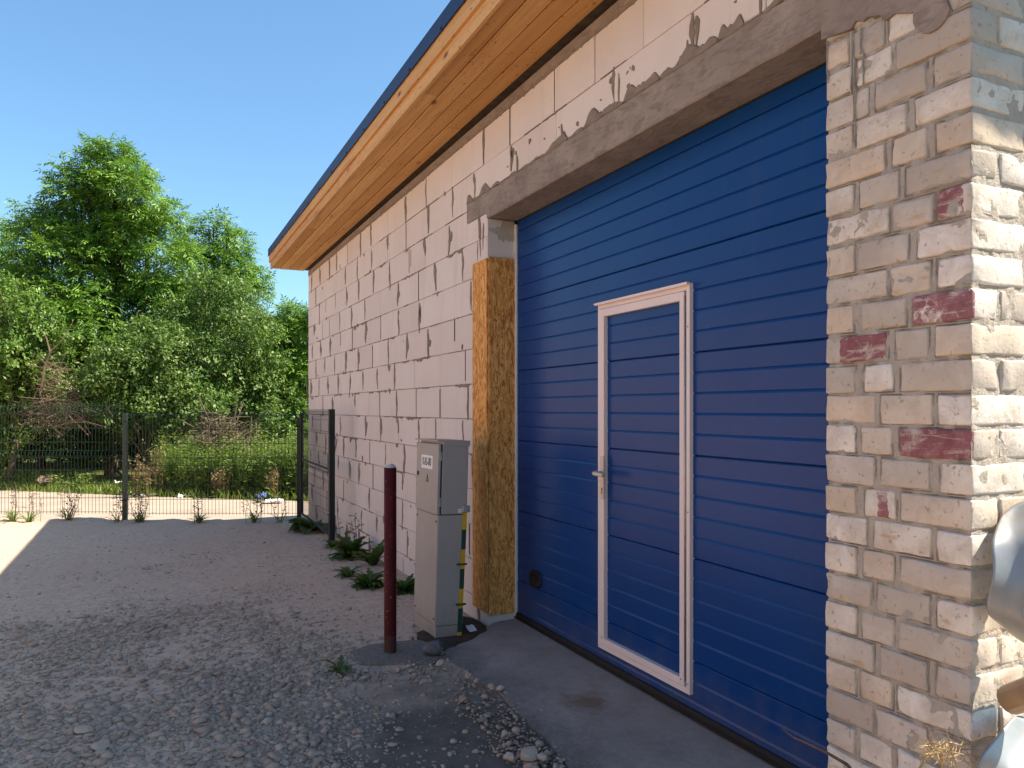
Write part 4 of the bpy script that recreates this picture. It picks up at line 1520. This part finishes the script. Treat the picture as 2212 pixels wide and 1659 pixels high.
def crown(lobes, n, kind, size, drop=.5, inner=.18):
    """lobes: (centre, radius) list; each lobe carries smaller clumps of sprays with gaps between them"""
    C0 = np.array([tuple(c) for c, r in lobes])
    R0 = np.array([r for c, r in lobes])
    cc, rr, dd = [], [], []
    for c, r in zip(C0, R0):
        m = 15
        q = norm(rng.normal(size=(m, 3)) + np.array([0, 0, .18]))
        cc.append(c + q * (r * rng.uniform(.50, .92, m))[:, None])
        rr.append(r * rng.uniform(.22, .46, m))
        dd.append(q)
    C, Rr, Q = np.concatenate(cc), np.concatenate(rr), np.concatenate(dd)
    p = Rr ** 2 / (Rr ** 2).sum()
    li = rng.choice(len(C), n, p=p)
    d = norm(rng.normal(size=(n, 3)) * .8 + Q[li] * .55 + np.array([0, 0, .42]))
    rad = Rr[li] * rng.uniform(.55, 1.08, n)
    P = C[li] + d * rad[:, None] * np.array([1.12, 1.12, .8])
    out = d.copy()
    if kind == 'frond':
        k = 9
        D = norm(out * np.array([1, 1, .35]) + rng.normal(0, .35, (n, 3)) + np.array([0, 0, .12 - drop * .5]))
        N = norm(np.array([0, 0, 1.0]) + out * .45 + rng.normal(0, .30, (n, 3)))
        N = norm(N - D * (N * D).sum(1, keepdims=True))
        Sd = np.cross(D, N)
        rl = size * rng.uniform(.75, 1.25, n)
        PP, DD, NN, LL, WW = [], [], [], [], []
        for j in range(k):
            if j == k - 1:
                tt, sgn = 1.0, 0
            else:
                tt, sgn = .25 + .22 * (j // 2), (1 if j % 2 else -1)
            base = P + D * (rl * tt)[:, None] - np.array([0, 0, 1.0]) * (rl * drop * .45 * tt * tt)[:, None]
            ld = norm(D * (.55 if sgn else 1) + Sd * (.85 * sgn) - np.array([0, 0, 1.0]) * (.10 + drop * .35) + rng.normal(0, .16, (n, 3)))
            PP.append(base); DD.append(ld); NN.append(norm(N + rng.normal(0, .22, (n, 3))))
            LL.append(rl * .40 * rng.uniform(.8, 1.2, n)); WW.append(rl * .115 * rng.uniform(.8, 1.25, n))
    else:
        k = 6
        D = norm(out + rng.normal(0, .5, (n, 3)))
        rl = size * rng.uniform(.7, 1.3, n)
        PP, DD, NN, LL, WW = [], [], [], [], []
        for j in range(k):
            base = P + D * (rl * (j / k) * 1.6)[:, None] + rng.normal(0, .02, (n, 3))
            ld = norm(D * .5 + rng.normal(0, .8, (n, 3)) - np.array([0, 0, .25]))
            PP.append(base); DD.append(ld)
            NN.append(norm(np.array([0, 0, 1.0]) + out * .6 + rng.normal(0, .45, (n, 3))))
            LL.append(rl * .52 * rng.uniform(.75, 1.25, n)); WW.append(rl * .26 * rng.uniform(.8, 1.2, n))
    return leaf_cloud(np.concatenate(PP), np.concatenate(DD), np.concatenate(NN), np.concatenate(LL), np.concatenate(WW))


def limbs(m_, base, lobes, r0, fork):
    """trunk from base up to the fork and one bent limb into each lobe"""
    base, fork = Vector(base), Vector(fork)
    mid = base.lerp(fork, .5) + Vector((random.uniform(-.08, .08), random.uniform(-.08, .08), 0))
    m_.tube([base - Vector((0, 0, .2)), base + Vector((0, 0, .1)), mid, fork], [r0 * 1.35, r0 * 1.1, r0 * .9, r0 * .75], 9)
    for c, r in lobes:
        c = Vector(c)
        q = fork.lerp(c, .5) + Vector((random.uniform(-.2, .2), random.uniform(-.2, .2), -.12 * (c - fork).length))
        m_.tube([fork - Vector((0, 0, .15)), q, c], [r0 * .5, r0 * .3, r0 * .12], 6)
        for k in range(5):
            e = c + Vector((random.gauss(0, 1), random.gauss(0, 1), random.gauss(.2, .8))).normalized() * r * random.uniform(.7, .98)
            m_.tube([q.lerp(c, random.random()), c.lerp(e, .5) + Vector((0, 0, .05)), e], [r0 * .11, r0 * .07, r0 * .025], 4)


def tree(name, label, cat, depth, lob, n, kind, size, mat, base_px, r0=.12, fork_h=1.6, drop=.5, spread=.5, group=None, inner=.18):
    lobes = []
    for (px, py, rp) in lob:
        r = rp * depth / F
        dz = depth + random.uniform(-spread, spread) * r
        lobes.append((at_px(px, py, dz), r))
    b = at(base_px, depth, -.38)
    root = empty(name, b, label, cat, group)
    m_ = MB()
    limbs(m_, b, lobes, r0, b + Vector((random.uniform(-.2, .2), random.uniform(-.2, .2), fork_h)))
    m_.build('trunk', M['bark'], root, True)
    V, Fc = crown(lobes, n, kind, size, drop, inner)
    np_mesh('crown', V, Fc, M[mat], root)
    return root


random.seed(4)
tree('ash_tree', 'tallest leafy tree with drooping feathery foliage, left of the building', 'tree', 22.0,
     [(222, 338, 40), (190, 372, 52), (250, 380, 58), (160, 425, 58), (282, 430, 68), (118, 500, 62), (200, 480, 84), (330, 490, 62), (90, 560, 64), (170, 580, 92), (262, 560, 92),
      (345, 580, 66), (70, 630, 50), (130, 670, 84), (220, 680, 92), (310, 670, 84), (160, 770, 80), (260, 780, 70), (70, 480, 40), (370, 640, 50)],
     10500, 'frond', .34, 'ash', 240, .17, 2.2)
tree('ash_tree', 'slim pointed tree rising between the tallest tree and the roof', 'tree', 24.5,
     [(462, 492, 34), (440, 540, 50), (495, 540, 46), (415, 590, 50), (470, 600, 66), (530, 590, 42), (445, 670, 66), (515, 660, 60), (548, 620, 32), (490, 740, 80)],
     3800, 'frond', .32, 'ash', 480, .12, 2.0)
tree('bush_tree', 'rounded small-leaved bush behind the left part of the fence post', 'tree', 18.6,
     [(322, 770, 74), (268, 800, 62), (375, 800, 76), (300, 850, 84), (380, 875, 70), (250, 870, 50), (420, 900, 56)],
     4600, 'spray', .17, 'apple', 330, .07, .9, .5, .7)
tree('bush_tree', 'broad dull green bush in front of the slim pointed tree', 'tree', 20.2,
     [(440, 650, 58), (500, 650, 54), (405, 705, 60), (470, 720, 88), (540, 720, 58), (430, 800, 76), (510, 810, 88), (560, 790, 50), (460, 890, 76), (540, 890, 70), (590, 880, 48)],
     6000, 'spray', .17, 'apple', 480, .09, 1.2, .5, .7)
tree('ash_tree', 'bright feathery tree showing beside the far corner of the block wall', 'tree', 21.5,
     [(640, 705, 46), (600, 720, 40), (665, 740, 60), (610, 790, 56), (660, 830, 66), (625, 880, 58), (680, 700, 50), (610, 950, 46), (665, 930, 56), (575, 745, 26)],
     4200, 'frond', .28, 'ash', 650, .10, 1.4)
tree('bush_tree', 'yellow green bush at the left edge above the fence', 'tree', 18.4,
     [(15, 640, 46), (60, 690, 46), (10, 720, 66), (75, 760, 62), (25, 810, 76), (95, 830, 50), (40, 890, 74), (-30, 760, 70), (-40, 880, 80), (-10, 950, 50)],
     5000, 'spray', .18, 'light', 20, .09, 1.2, .5, .7)
tree('ash_tree', 'tall tree cut by the left edge of the picture', 'tree', 24.0,
     [(-25, 500, 44), (-60, 540, 60), (0, 560, 40), (-40, 620, 70), (10, 640, 44), (-20, 700, 60)],
     2600, 'frond', .32, 'ash', -20, .12, 2.0)
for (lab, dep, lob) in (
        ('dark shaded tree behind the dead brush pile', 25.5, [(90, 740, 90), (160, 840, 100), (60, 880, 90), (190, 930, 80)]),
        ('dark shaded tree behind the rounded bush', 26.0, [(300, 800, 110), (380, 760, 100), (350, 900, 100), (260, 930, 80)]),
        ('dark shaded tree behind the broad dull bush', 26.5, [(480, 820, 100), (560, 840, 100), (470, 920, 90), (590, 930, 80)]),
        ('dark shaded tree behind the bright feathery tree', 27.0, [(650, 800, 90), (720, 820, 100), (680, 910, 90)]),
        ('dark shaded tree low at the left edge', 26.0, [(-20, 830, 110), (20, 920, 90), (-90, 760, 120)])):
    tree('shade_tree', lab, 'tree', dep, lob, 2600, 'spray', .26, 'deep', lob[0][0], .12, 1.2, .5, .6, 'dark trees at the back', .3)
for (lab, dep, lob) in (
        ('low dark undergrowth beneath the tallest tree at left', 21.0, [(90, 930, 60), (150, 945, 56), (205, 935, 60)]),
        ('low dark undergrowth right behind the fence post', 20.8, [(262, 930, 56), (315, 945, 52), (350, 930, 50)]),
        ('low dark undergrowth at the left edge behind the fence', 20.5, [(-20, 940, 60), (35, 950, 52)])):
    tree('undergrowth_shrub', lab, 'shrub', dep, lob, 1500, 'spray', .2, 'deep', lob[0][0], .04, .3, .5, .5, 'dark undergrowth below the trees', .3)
# wood beyond, one dark mass
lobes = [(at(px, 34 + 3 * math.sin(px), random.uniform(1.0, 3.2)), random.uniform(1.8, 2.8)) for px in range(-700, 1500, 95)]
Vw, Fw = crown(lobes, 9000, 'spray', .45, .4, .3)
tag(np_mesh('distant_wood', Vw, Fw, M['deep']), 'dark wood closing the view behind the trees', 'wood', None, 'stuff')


# dead brush piles
def brush(name, label, pts, depth, n, lmin, lmax, lean, thick=.009):
    m_ = MB()
    b = at(sum(p[0] for p in pts) / len(pts), depth, -.38)
    root = empty(name, b, label, 'brushwood')
    for k in range(n):
        px, py, sx, sy = random.choice(pts)
        p = at_px(random.gauss(px, sx), random.gauss(py, sy), depth + random.gauss(0, .35))
        d = Vector((random.gauss(0, 1), random.gauss(0, .8), random.gauss(lean, .55))).normalized()
        L = random.uniform(lmin, lmax)
        bend = Vector((random.gauss(0, .2), random.gauss(0, .2), random.gauss(-.12, .15))) * L
        q = [p - d * L * .5, p + bend * .4, p + d * L * .3 + bend * .2, p + d * L * .5 - Vector((0, 0, .1 * L))]
        m_.tube(q, [thick * 1.2, thick, thick * .7, thick * .3], 4, False)
        if random.random() < .6:
            e = q[1] + Vector((random.gauss(0, 1), random.gauss(0, 1), random.gauss(.3, .6))).normalized() * L * .35
            m_.tube([q[1], q[1].lerp(e, .5) + Vector((0, 0, .03)), e], [thick * .7, thick * .5, thick * .2], 4, False)
    m_.build('branches', M['twig'], root)
    return root


random.seed(9)
br = brush('brush_pile', 'tangle of bare dead branches hanging over the left fence panel', [(125, 865, 26, 16), (150, 900, 30, 16), (100, 905, 24, 16), (115, 810, 16, 20)], 17.9, 200, .4, 1.2, -.05, .007)
m_ = MB()
m_.tube([at_px(88, 850, 17.7), at_px(96, 790, 17.7), at_px(108, 760, 17.7), at_px(100, 730, 17.8), at_px(84, 705, 17.9)], [.03, .026, .022, .016, .008], 6)
m_.tube([at_px(108, 760, 17.7), at_px(135, 735, 17.8), at_px(160, 690, 17.9)], [.018, .013, .005], 5)
m_.build('bough', M['twig'], br)
br2 = brush('brush_pile', 'reddish heap of cut branches in the tall weeds beyond the road', [(480, 930, 22, 20), (510, 950, 24, 16), (455, 940, 16, 16)], 17.3, 150, .4, 1.2, .1)
m_ = MB()
for a, b in (((470, 955), (428, 855)), ((500, 940), (585, 880)), ((495, 930), (512, 870)), ((465, 950), (440, 900))):
    m_.tube([at_px(*a, 17.2), at_px((a[0] + b[0]) / 2 + 3, (a[1] + b[1]) / 2 + 4, 17.25), at_px(*b, 17.3)], [.035, .026, .010], 6)
m_.build('bough', M['bark'], br2)


# grass and tall weeds beyond the road
def in_view_points(n, lo, hi, x0, x1):
    out = []
    while len(out) < n:
        x = random.uniform(x0, x1)
        y = road_far_y(x) + random.uniform(lo, hi)
        out.append((x, y))
    return np.array(out)


def blades(P, z, hgt, wid, lean=.35):
    n = len(P)
    base = np.column_stack([P, np.full(n, z)])
    a = rng.uniform(0, 2 * np.pi, n)
    s = np.column_stack([np.cos(a), np.sin(a), np.zeros(n)]) * (wid * .5)[:, None]
    ld = rng.normal(0, lean, (n, 2))
    top = base + np.column_stack([ld * hgt[:, None], hgt])
    mid = base + np.column_stack([ld * hgt[:, None] * .35, hgt * .55])
    V = np.stack([base - s, base + s, mid + s * .8, top, mid - s * .8], 1).reshape(-1, 3)
    Fc = (np.arange(n) * 5)[:, None] + np.array([0, 1, 2, 3, 4])[None]
    return V, Fc


random.seed(15)
P = in_view_points(14000, -.15, 2.4, -9, 4)
Vg, Fg = blades(P, -.40, rng.uniform(.08, .30, len(P)), rng.uniform(.012, .028, len(P)))
tag(np_mesh('grass', Vg, Fg, M['grass']), 'sunlit rough grass along the far side of the road', 'grass', None, 'stuff')


def stems(P, z, hgt, leaves, lsize, m_leaf, name, label, cat, kind='stuff'):
    n = len(P)
    PP, DD, NN, LL, WW = [], [], [], [], []
    ld = rng.normal(0, .10, (n, 2))
    for j in range(leaves):
        t_ = .12 + .88 * j / leaves
        base = np.column_stack([P + ld * (hgt * t_)[:, None], z + hgt * t_])
        d = norm(np.column_stack([rng.normal(0, 1, (n, 2)), rng.normal(.35, .4, n)]))
        PP.append(base); DD.append(d); NN.append(norm(np.array([0, 0, 1.0]) + rng.normal(0, .5, (n, 3))))
        sz = lsize * (1.15 - .65 * t_) * rng.uniform(.7, 1.3, n)
        LL.append(sz); WW.append(sz * rng.uniform(.22, .36, n))
    # the stems themselves are slender upright leaves
    d = norm(np.column_stack([ld, np.ones(n)]))
    PP.append(np.column_stack([P, np.full(n, z)])); DD.append(d)
    NN.append(norm(np.column_stack([rng.normal(0, 1, (n, 2)), np.zeros(n)]))); LL.append(hgt * 1.02); WW.append(np.full(n, .012))
    V, Fc = leaf_cloud(np.concatenate(PP), np.concatenate(DD), np.concatenate(NN), np.concatenate(LL), np.concatenate(WW))
    return tag(np_mesh(name, V, Fc, M[m_leaf]), label, cat, None, kind)


W1 = in_view_points(1500, .25, 2.4, .15, 3.6)
stems(W1, -.40, (.55 + .55 * (.5 + .5 * np.sin(W1[:, 0] * 5.1) * np.sin(W1[:, 1] * 4.3 + 1)) + rng.uniform(0, .5, len(W1))), 24, .16, 'weed', 'tall_weeds', 'dense stand of tall sunlit weeds to the right of the fence post', 'weeds')
W2 = in_view_points(700, .5, 1.9, -8, -1.2)
stems(W2, -.40, rng.uniform(.2, .5, len(W2)), 14, .15, 'weed', 'low_weeds', 'lower mixed weeds and nettles behind the left fence panel', 'weeds')


# dock plants with rusty seed heads
def dock(px, depth, h, label):
    b = at(px, depth, -.38)
    root = empty('dock_plant', b, label, 'weed', 'rusty dock plants in the verge')
    m_ = MB()
    pts, dd = [], []
    for k in range(6):
        l = Vector((random.gauss(0, .10), random.gauss(0, .10), 1))
        hh = h * random.uniform(.7, 1.05)
        p0 = b + Vector((random.gauss(0, .06), random.gauss(0, .06), 0))
        p1 = p0 + l * hh
        m_.tube([p0, p0.lerp(p1, .5) + Vector((.01, 0, 0)), p1], [.007, .005, .002], 4, False)
        for j in range(46):
            t_ = random.uniform(.45, 1)
            pts.append(tuple(p0.lerp(p1, t_) + Vector((random.gauss(0, .02), random.gauss(0, .02), 0))))
            dd.append((random.gauss(0, 1), random.gauss(0, 1), random.gauss(.9, .4)))
    m_.build('stem', M['rusty'], root)
    n = len(pts)
    V, Fc = leaf_cloud(np.array(pts), norm(np.array(dd)), norm(rng.normal(size=(n, 3))), rng.uniform(.03, .06, n), rng.uniform(.018, .03, n))
    np_mesh('seed_head', V, Fc, M['rusty'], root)['kind'] = 'stuff'
    q, qd = [], []
    for j in range(16):
        q.append(tuple(b + Vector((random.gauss(0, .05), random.gauss(0, .05), random.uniform(.02, h * .4)))))
        qd.append((random.gauss(0, 1), random.gauss(0, 1), random.uniform(.1, .8)))
    V, Fc = leaf_cloud(np.array(q), norm(np.array(qd)), norm(np.array([0, 0, 1.0]) + rng.normal(0, .3, (16, 3))), rng.uniform(.16, .28, 16), rng.uniform(.04, .07, 16))
    np_mesh('leaf', V, Fc, M['weed'], root)['kind'] = 'stuff'


random.seed(33)
for px, dep, h, lab in ((292, 15.9, .92, 'short rusty dock plant just right of the fence post'), (318, 15.9, .80, 'middle rusty dock plant of the three near the fence post'),
                        (342, 16.2, 1.18, 'tallest rusty dock plant at the left end of the weeds'), (478, 15.8, .72, 'small reddish dock plant low in the weeds under the brush heap'),
                        (590, 15.3, .72, 'orange tinted dock plant in the weeds left of the gate')):
    dock(px, dep, h, lab)


# ------------------------------------------------------------------ small plants
def clump(name, label, loc, n, lmin, lmax, wide, up, mat='plant', group=None, stalks=0, serr=True, cat='plant'):
    """rosette of arching leaves, each a strip of quads with its own bend"""
    root = empty(name, loc, label, cat, group)
    loc = Vector(loc)
    for part in range(1):
        v, f = [], []
        for k in range(n):
            a = random.uniform(0, 2 * math.pi)
            L = random.uniform(lmin, lmax)
            e0 = random.uniform(*up)
            d = Vector((math.cos(a), math.sin(a), 0))
            s = Vector((-math.sin(a), math.cos(a), 0))
            w = L * wide * random.uniform(.75, 1.25)
            p = loc + d * random.uniform(0, .02) + s * random.uniform(-.03, .03)
            el = e0
            seg = 8
            b0 = len(v)
            for i in range(seg + 1):
                q = i / seg
                ww = w * (math.sin(math.pi * min(1, .12 + q * .88)) ** .8) * (1 if not serr or i % 2 else .45)
                fold = .25 * ww
                v += [p - s * ww * .5 + Vector((0, 0, fold)), p, p + s * ww * .5 + Vector((0, 0, fold))]
                p = p + (d * math.cos(el) + Vector((0, 0, math.sin(el)))) * (L / seg)
                el -= random.uniform(.04, .22)
            for i in range(seg):
                o_ = b0 + 3 * i
                f += [(o_, o_ + 1, o_ + 4, o_ + 3), (o_ + 1, o_ + 2, o_ + 5, o_ + 4)]
            if name != 'fence_weed':
                mesh('leaf', v, f, M[mat], root, True)
                v, f = [], []
        if name == 'fence_weed':
            mesh('leaf', v, f, M[mat], root, True)['kind'] = 'stuff'
    if stalks:
        m_ = MB()
        for k in range(stalks):
            p = loc + Vector((random.gauss(0, .05), random.gauss(0, .05), 0))
            t_ = p + Vector((random.gauss(0, .06), random.gauss(0, .06), random.uniform(.3, .5)))
            m_.tube([p, p.lerp(t_, .5) + Vector((.015, 0, 0)), t_], [.0035, .003, .0015], 4, False)
            for j in range(9):
                c_ = p.lerp(t_, random.uniform(.4, 1))
                e = c_ + Vector((random.gauss(0, .03), random.gauss(0, .03), random.uniform(0, .03)))
                m_.tube([c_, e], [.002, .005], 4)
        m_.build('stalk', M['twig'], root)
    return root


random.seed(41)


def g(px, py, h=-.05):
    p = ground_at(px, py, h)
    return (p.x, p.y, yard_h(p.x, p.y) if yard_h(p.x, p.y) > -.2 else h)


WP = 'weeds along the foot of the block wall'
clump('leafy_weed', 'bushy dark weed with dry stalks at the wall just in front of the gate', g(757, 1203), 110, .12, .32, .34, (.3, 1.45), 'plant', WP, 5)
clump('leafy_weed', 'upright pointed weed against the wall left of the bollard', g(806, 1222), 26, .14, .32, .36, (.8, 1.5), 'plant', WP)
clump('leafy_weed', 'flat jagged weed on the gravel left of the bollard', g(752, 1248), 34, .07, .17, .36, (.2, 1.2), 'plant', WP)
clump('leafy_weed', 'spreading jagged weed touching the left side of the bollard', g(797, 1272), 110, .07, .20, .36, (.2, 1.3), 'plant', WP)
clump('leafy_weed', 'dark weed between the bollard and the cabinet', g(872, 1282), 60, .08, .22, .34, (.3, 1.3), 'plant', WP)
clump('leafy_weed', 'small weed at the wall foot beside the bushy dark weed', g(728, 1182), 40, .08, .18, .34, (.4, 1.4), 'plant', WP)
clump('dandelion', 'single jagged dandelion rosette growing in the gravel below the bollard', g(738, 1455, -.03), 17, .07, .17, .24, (.15, 1.0), 'plant')
clump('burdock', 'large-leaved dark burdock at the foot of the gate', g(678, 1146, -.08), 12, .22, .42, .62, (.2, 1.1), 'burdock', None, 0, False)
for (px, lab, n, st) in ((28, 'yellow green weed at the fence foot by the left edge', 60, 3), (62, 'second weed from the left along the fence foot', 50, 4), (148, 'thin grey weed tuft at the fence foot between left edge and post', 40, 8),
                         (252, 'tiny weed touching the left side of the fence post', 14, 4), (300, 'feathery weed just right of the fence post', 46, 8), (430, 'bright grass tuft midway along the right fence panel', 70, 5),
                         (550, 'dark upright weed in the right fence panel nearer the gate', 30, 7), (606, 'last small weed at the fence foot before the gate', 16, 4)):
    p = at(px, 10.75)
    clump('fence_weed', lab, (p.x, p.y, yard_h(p.x, p.y)), n, .08, .26, .09, (.7, 1.5), 'weed', 'weeds at the foot of the fence', st)


# ------------------------------------------------------------------ litter
def scrap(name, label, p, size, mat, cat='litter', group=None, tall=.5):
    v, f = [], []
    n = 5
    for i in range(n):
        for j in range(n):
            x, y = (i / (n - 1) - .5), (j / (n - 1) - .5)
            q = Vector((x * 4 + p[0], y * 4 + p[1], 0))
            v.append((x * size * (1 + .3 * noise.noise(q)), y * size * .7, size * tall * (.45 + noise.noise(q * 1.7 + Vector((3, 3, 1)))) * .6))
    for i in range(n - 1):
        for j in range(n - 1):
            a = i * n + j
            f.append((a, a + 1, a + n + 1, a + n))
    o = mesh(name, v, f, M[mat])
    o.location = p
    o.rotation_euler = (random.uniform(-.3, .3), random.uniform(-.3, .3), random.uniform(0, 6))
    sol = o.modifiers.new('thickness', 'SOLIDIFY')
    sol.thickness = .004
    return tag(o, label, cat, group)


random.seed(8)
scrap('litter', 'white crumpled bag in the grass just left of the fence post', at(270 - 8, 16.9, -.14), .22, 'litter')
scrap('litter', 'torn brownish sack lying in the grass at far left', at(100, 17.6, -.12), .42, 'twig', tall=.4)
scrap('rag', 'dark blue rag at the road edge below the weeds', at(566 - 0, 14.9, -.25), .24, 'blue_rag', 'rag', None, 1.1)
scrap('litter', 'flat white scrap beside the blue rag at the road edge', at(592, 14.8, -.28), .34, 'litter', tall=.25)
for k in range(26):
    px = random.uniform(265, 420) if k % 3 else random.uniform(300, 360)
    x = at(px - 5, 16).x
    p = Vector((x, road_far_y(x) + random.uniform(-.15, .35), -.31))
    scrap('litter', 'small white scrap strewn along the far road edge', p, random.uniform(.06, .15), 'litter', 'litter', 'white scraps along the road edge', .4)
p = ground_at(1018, 1362, 0)
o = scrap('shard', 'white plastic shard in the dirt between cabinet and strand board', (p.x, p.y, .012), .075, 'litter', 'shard', None, .15)

# ------------------------------------------------------------------ bent metal at the right edge
def sheet(name, rows, mat, label, cat, thick=.004):
    nv_ = len(rows[0])
    v = [p for r_ in rows for p in r_]
    f = [(i * nv_ + j, i * nv_ + j + 1, (i + 1) * nv_ + j + 1, (i + 1) * nv_ + j) for i in range(len(rows) - 1) for j in range(nv_ - 1)]
    o = mesh(name, v, f, M[mat], None, True)
    sub = o.modifiers.new('smooth', 'SUBSURF'); sub.levels = 2; sub.render_levels = 2; sub.boundary_smooth = 'ALL'
    sol = o.modifiers.new('thickness', 'SOLIDIFY'); sol.thickness = thick; sol.offset = 1
    return tag(o, label, cat)


def on_y(px, py, Y):
    t_ = (px - HX) / F
    zc = Y / (CS - t_ * SN)
    return Vector((zc * SN + t_ * zc * CS, Y, CAMH - (py - HY) * zc / F))


edge = [((2166, 1108), 1.435), ((2150, 1142), 1.425), ((2141, 1175), 1.40), ((2149, 1217), 1.385), ((2145, 1254), 1.38), ((2136, 1290), 1.39), ((2130, 1314), 1.40), ((2136, 1333), 1.41), ((2154, 1343), 1.42)]
rows = []
for i, ((px, py), Y) in enumerate(edge):
    p0 = on_y(px, py, Y)
    q = i / (len(edge) - 1)
    r_ = [p0]
    for j in range(1, 9):
        s_ = (0, .03, .058, .074, .086, .104, .150, .168, .25)[j] + .012 * math.sin(i * .9) * min(1, j / 2)
        zz = p0.z + (.055 - .14 * q) * s_ / .10
        yy = Y - (.0, .006, .012, .040, .044, .014, .010, .034, .036)[j] * (1 + .35 * math.sin(i * 1.1)) - .006 * j * math.sin(q * 3)
        r_.append(Vector((p0.x + s_, min(yy, Y0 - .012), zz)))
    rows.append(r_)
sheet('bent_sheet', rows, 'sheet', 'upper shiny bent metal sheet leaning on the sunlit brick end wall', 'metal sheet')
edge = [((2195, 1540), 1.40), ((2168, 1574), 1.37), ((2136, 1612), 1.33), ((2116, 1640), 1.32), ((2110, 1690), 1.33), ((2112, 1760), 1.35), ((2120, 1850), 1.36)]
rows = []
for i, ((px, py), Y) in enumerate(edge):
    p0 = on_y(px, py, Y)
    r_ = [p0]
    for j in range(1, 6):
        r_.append(p0 + Vector(((0, .04, .075, .092, .105, .15)[j], -(.0, .006, .012, .042, .044, .012)[j], -.020 * j)))
    rows.append(r_)
sheet('bent_sheet', rows, 'sheet', 'lower grey curved metal sheet at the bottom right corner', 'metal sheet')
m_ = MB()
a, b = on_y(2183, 1512, 1.36), on_y(2290, 1475, 1.20)
n = 16
dirv = (b - a).normalized()
u = dirv.cross(Vector((0, 0, 1))).normalized()
w = u.cross(dirv)
tv, tf = [], []
for (c_, rr) in ((a, .040), (b, .044)):
    for k in range(n):
        t_ = 2 * math.pi * k / n
        tv.append(c_ + (u * math.cos(t_) + w * math.sin(t_)) * rr)
for (c_, rr) in ((a, .036), (b, .040)):
    for k in range(n):
        t_ = 2 * math.pi * k / n
        tv.append(c_ + (u * math.cos(t_) + w * math.sin(t_)) * rr)
for k in range(n):
    k2 = (k + 1) % n
    tf += [(k, k2, n + k2, n + k), (2 * n + k, 3 * n + k, 3 * n + k2, 2 * n + k2), (k, 2 * n + k, 2 * n + k2, k2)]
tag(mesh('tan_tube', tv, tf, M['tan_sheet'], None, True), 'short tan metal tube resting between the two bent sheets', 'tube')

# ------------------------------------------------------------------ dried weed at the pillar foot
random.seed(77)
dp_ = Vector((2.02, 1.36, -.03))
dry = empty('dried_weed', dp_, 'straw-coloured dead weed with tangled roots at the pillar corner', 'dead plant')
m_ = MB()


def crv(pts, r, nn=5):
    m_.tube([Vector(p) for p in pts], [r * (1 - .6 * k / (len(pts) - 1)) for k in range(len(pts))], nn, False)


tipA = on_y(2005, 1640, 1.40)
crv([dp_, dp_ + Vector((-.02, .02, .2)), on_y(1985, 1665, 1.40), on_y(2003, 1632, 1.40), on_y(2032, 1614, 1.40), on_y(2046, 1622, 1.40)], .007)
crv([dp_ + Vector((.02, 0, 0)), dp_ + Vector((.03, .01, .25)), on_y(2035, 1660, 1.39), on_y(2034, 1622, 1.39), on_y(2048, 1604, 1.40), on_y(2050, 1586, 1.40)], .006)
crv([on_y(2048, 1604, 1.40), on_y(2060, 1606, 1.39), on_y(2080, 1612, 1.38)], .004)
m_.build('stem', M['straw'], dry)
m_ = MB()
for k in range(90):
    c_ = on_y(random.gauss(2024, 16), random.gauss(1622, 10), 1.39 + random.gauss(0, .02)) if k % 3 else on_y(random.gauss(2072, 14), random.gauss(1630, 20), 1.38 + random.gauss(0, .02))
    d = Vector((random.gauss(0, 1), random.gauss(0, 1), random.gauss(0, .7))).normalized() * random.uniform(.012, .045)
    m_.tube([c_ - d, c_ + Vector((random.gauss(0, .008), 0, random.gauss(0, .008))), c_ + d], [.0007, .0014, .0005], 4, False)
m_.build('roots', M['straw'], dry)
tw = MB()
stalk = [at_px(1690, 1575, 2.50), at_px(1712, 1592, 2.46), at_px(1745, 1606, 2.40), at_px(1786, 1626, 2.33), at_px(1830, 1652, 2.25), at_px(1870, 1700, 2.18), at_px(1900, 1850, 2.12)]
last = Vector((1.86, 1.50, -.03))
tw.tube(stalk + [last], [.002, .003, .0038, .0045, .005, .005, .0055, .006], 6)
tw.tube([stalk[1], stalk[1] + Vector((-.012, .0, .012))], [.002, .001], 4)
tag(tw.build('dry_stalk', M['twig'], None, True), 'thin dry stalk bending across the lower blue door beside the pillar', 'stalk')
# heap of soil and rubbish the sheets stand in
hv, hf = [], []
hn = 16
for i in range(hn):
    for j in range(hn):
        x, y = 1.98 + i * .075, .75 + j * .045
        e = max(0, 1 - ((x - 2.6) / .62) ** 2 - ((y - 1.2) / .42) ** 2)
        hv.append((x, y, -.06 + .42 * e ** .7 + .03 * noise.noise(Vector((x * 9, y * 9, 0))) * (e > 0)))
for i in range(hn - 1):
    for j in range(hn - 1):
        a = i * hn + j
        hf.append((a, a + hn, a + hn + 1, a + 1))
o = mesh('soil_heap', hv, hf, M['earth'], None, True)
o['kind'] = 'structure'
